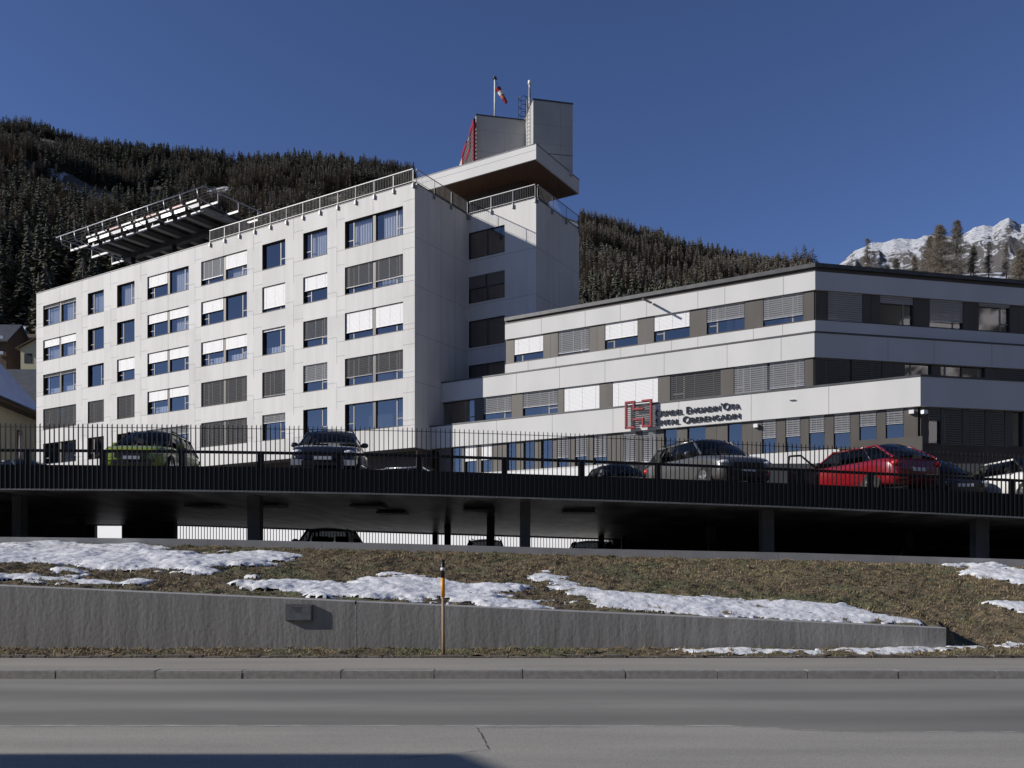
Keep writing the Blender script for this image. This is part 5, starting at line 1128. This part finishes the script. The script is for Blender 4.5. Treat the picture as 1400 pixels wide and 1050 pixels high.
typ = fbm(tX / 55, tY / 75, 3, 111) + rng.normal(0, .11, len(tX)) + np.interp(tpx, [0, 600, 1100], [-.04, 0, .09])
isl = typ > .46; proto = np.where(isl, 4 + rng.integers(0, 3, len(tX)), rng.integers(0, 4, len(tX))); tm = np.where(isl, np.where(rng.random(len(tX)) < .5, 2, 3), np.where(rng.random(len(tX)) < .55, 0, 1))
tyy = 770 - (tZ + tH - EYE) / tY * 1165
rooft = np.interp(tpx, [-400, 49, 50, 567, 568, 792, 793, 1113, 1300], [460, 460, 400, 250, 100, 100, 420, 362, 362])
vis = (tyy < rooft - 3) & (tpx > -5)
order = np.argsort(np.where(vis, tY, 1e9)); ind = order[:300]; rest = np.ones(len(tX), bool); rest[ind] = False
rest &= (tyy < rooft + 25) | (tpx < 0)
VV = []; FF = []; MM = []; base_i = 0
for pi, (pv_, pf_) in enumerate(protos):
    sel = np.where(rest & (proto == pi))[0]
    if not len(sel): continue
    a = rng.uniform(0, 2 * np.pi, len(sel)); ca, sa = np.cos(a), np.sin(a); h = tH[sel]; wq = h * rng.uniform(.8, 1.35, len(sel))
    X_ = pv_[None, :, 0] * ca[:, None] - pv_[None, :, 1] * sa[:, None]; Y_ = pv_[None, :, 0] * sa[:, None] + pv_[None, :, 1] * ca[:, None]
    P_ = np.stack([tX[sel][:, None] + X_ * wq[:, None], tY[sel][:, None] + Y_ * wq[:, None], tZ[sel][:, None] + pv_[None, :, 2] * h[:, None] - .5], -1)
    VV.append(P_.reshape(-1, 3)); FF.append((pf_[None] + (base_i + np.arange(len(sel)) * len(pv_))[:, None, None]).reshape(-1, 3)); MM.append(np.repeat(tm[sel], len(pf_))); base_i += P_.shape[0] * P_.shape[1]
tag(link('forest', big_mesh('forest', np.concatenate(VV), np.concatenate(FF), mt_d, np.concatenate(MM))), 'dense dark conifer and larch forest covering the mountainside', 'forest', kind='stuff')
det = [conifer(24, 12, .19, .3, .26, 30 + s) for s in range(3)] + [conifer(30, 14, .24, .0, .10, 40 + s, .1) for s in range(3)]
pm_ = {}
for i in ind:
    i = int(i); kk = (3 if isl[i] else 0) + i % 3; key = (kk, int(tm[i]))
    nm = 'larch_tree' if isl[i] else 'spruce_tree'
    if key not in pm_: pm_[key] = big_mesh(nm, det[kk][0], det[kk][1], [mt_d[key[1]]])
    o = link(nm, pm_[key]); o.location = (tX[i], tY[i], tZ[i] - .4); w_ = tH[i] * rng.uniform(.85, 1.3); o.scale = (w_, w_, tH[i]); o.rotation_euler = (0, 0, rng.uniform(0, 6.28))
    side = 'left' if tpx[i] < 570 else 'right'
    if side == 'left': tag(o, ('bare brown larch on the hillside left of and above the tall block' if isl[i] else 'dark green conifer on the hillside left of and above the tall block'), 'tree', ('bare larches' if isl[i] else 'dark conifers') + ' on the hillside above the tall block')
    else: tag(o, ('bare brown larch on the hillside above the low wing' if isl[i] else 'dark green conifer on the hillside above the low wing'), 'tree', ('bare larches' if isl[i] else 'dark conifers') + ' on the hillside above the low wing')

def big_larch(px, Y, ytip, label, seed, spread=1.0, density=1.0, dark=2, baseY=None):
    r = np.random.default_rng(seed); X = (px - 700) / 1165 * Y; zb = float(hill_z(np.array([X]), np.array([Y]))[0]); zt = zpx(ytip, Y); H = zt - zb
    H = max(12, min(H, 34)); zb = zt - H
    t = thing('larch_tree', label, 'tree', (X, Y, zb))
    q = MB(); pts = [Vector((r.normal(0, .006) * H * i / 8, r.normal(0, .006) * H, H * i / 8)) for i in range(9)]
    for i in range(8): q.tube(pts[i], pts[i + 1], .016 * H * (1 - i / 8.6), 6, r2=.016 * H * (1 - (i + 1) / 8.6), caps=False)
    q.build('trunk', M['timber'], t, True, local=True)
    c = MB(); nb_ = int(190 * density)
    for i in range(nb_):
        z = H * (.15 + .83 * r.random() ** .9); R_ = .17 * H * spread * (1 - z / H) ** .8 * (.6 + .6 * r.random()) + .25; an = r.random() * 6.283
        a = Vector((0, 0, z)); e_ = Vector((math.cos(an) * R_, math.sin(an) * R_, z + R_ * r.uniform(-.35, .15))); c.tube(a, e_, .03, 3, r2=.01, caps=False)
        for j in range(60):
            u = .2 + .8 * r.random(); p_ = a.lerp(e_, u) + Vector((r.normal(0, .22), r.normal(0, .22), r.normal(0, .15)))
            d = Vector((r.normal(0, 1), r.normal(0, 1), r.normal(-.4, .7))).normalized() * r.uniform(.25, .65); s = d.cross(Vector((r.normal(), r.normal(), r.normal()))).normalized() * .028
            c.face([p_ - s, p_ + s, p_ + d])
    c.build('crown', mt_d[dark], t, local=True)
for a_ in [(1186, 250, 325, 'small bare larch tip against the sky at the left foot of the snowy mountain', 1, .9, .5, 2), (1285, 225, 306, 'broad bare brown larch standing in front of the snowy mountain', 2, 2.3, 2.4, 2), (1308, 236, 300, 'tall grey larch just right of the broad brown larch', 3, 1.5, 1.8, 3), (1272, 238, 322, 'shorter brown larch just left of the broad brown larch', 4, 2.0, 1.6, 2),
           (1331, 225, 335, 'thin larch with dark lower branches right of the tall grey larch', 5, 1.1, .6, 0), (1352, 228, 330, 'slender sparse larch with a bare trunk before the snow field', 6, .8, .35, 3), (1376, 226, 332, 'sparse larch with a visible straight trunk near the right edge', 7, .8, .4, 3), (1396, 215, 340, 'dense brown larch at the right edge behind the wing roof', 8, 2.2, 2.2, 2), (1225, 245, 352, 'low brown larch just above the roof line of the low wing', 9, 1.2, .7, 3), (1250, 244, 350, 'low grey larch peeking over the flat wing roof', 10, 1.2, .6, 2)]:
    big_larch(*a_)
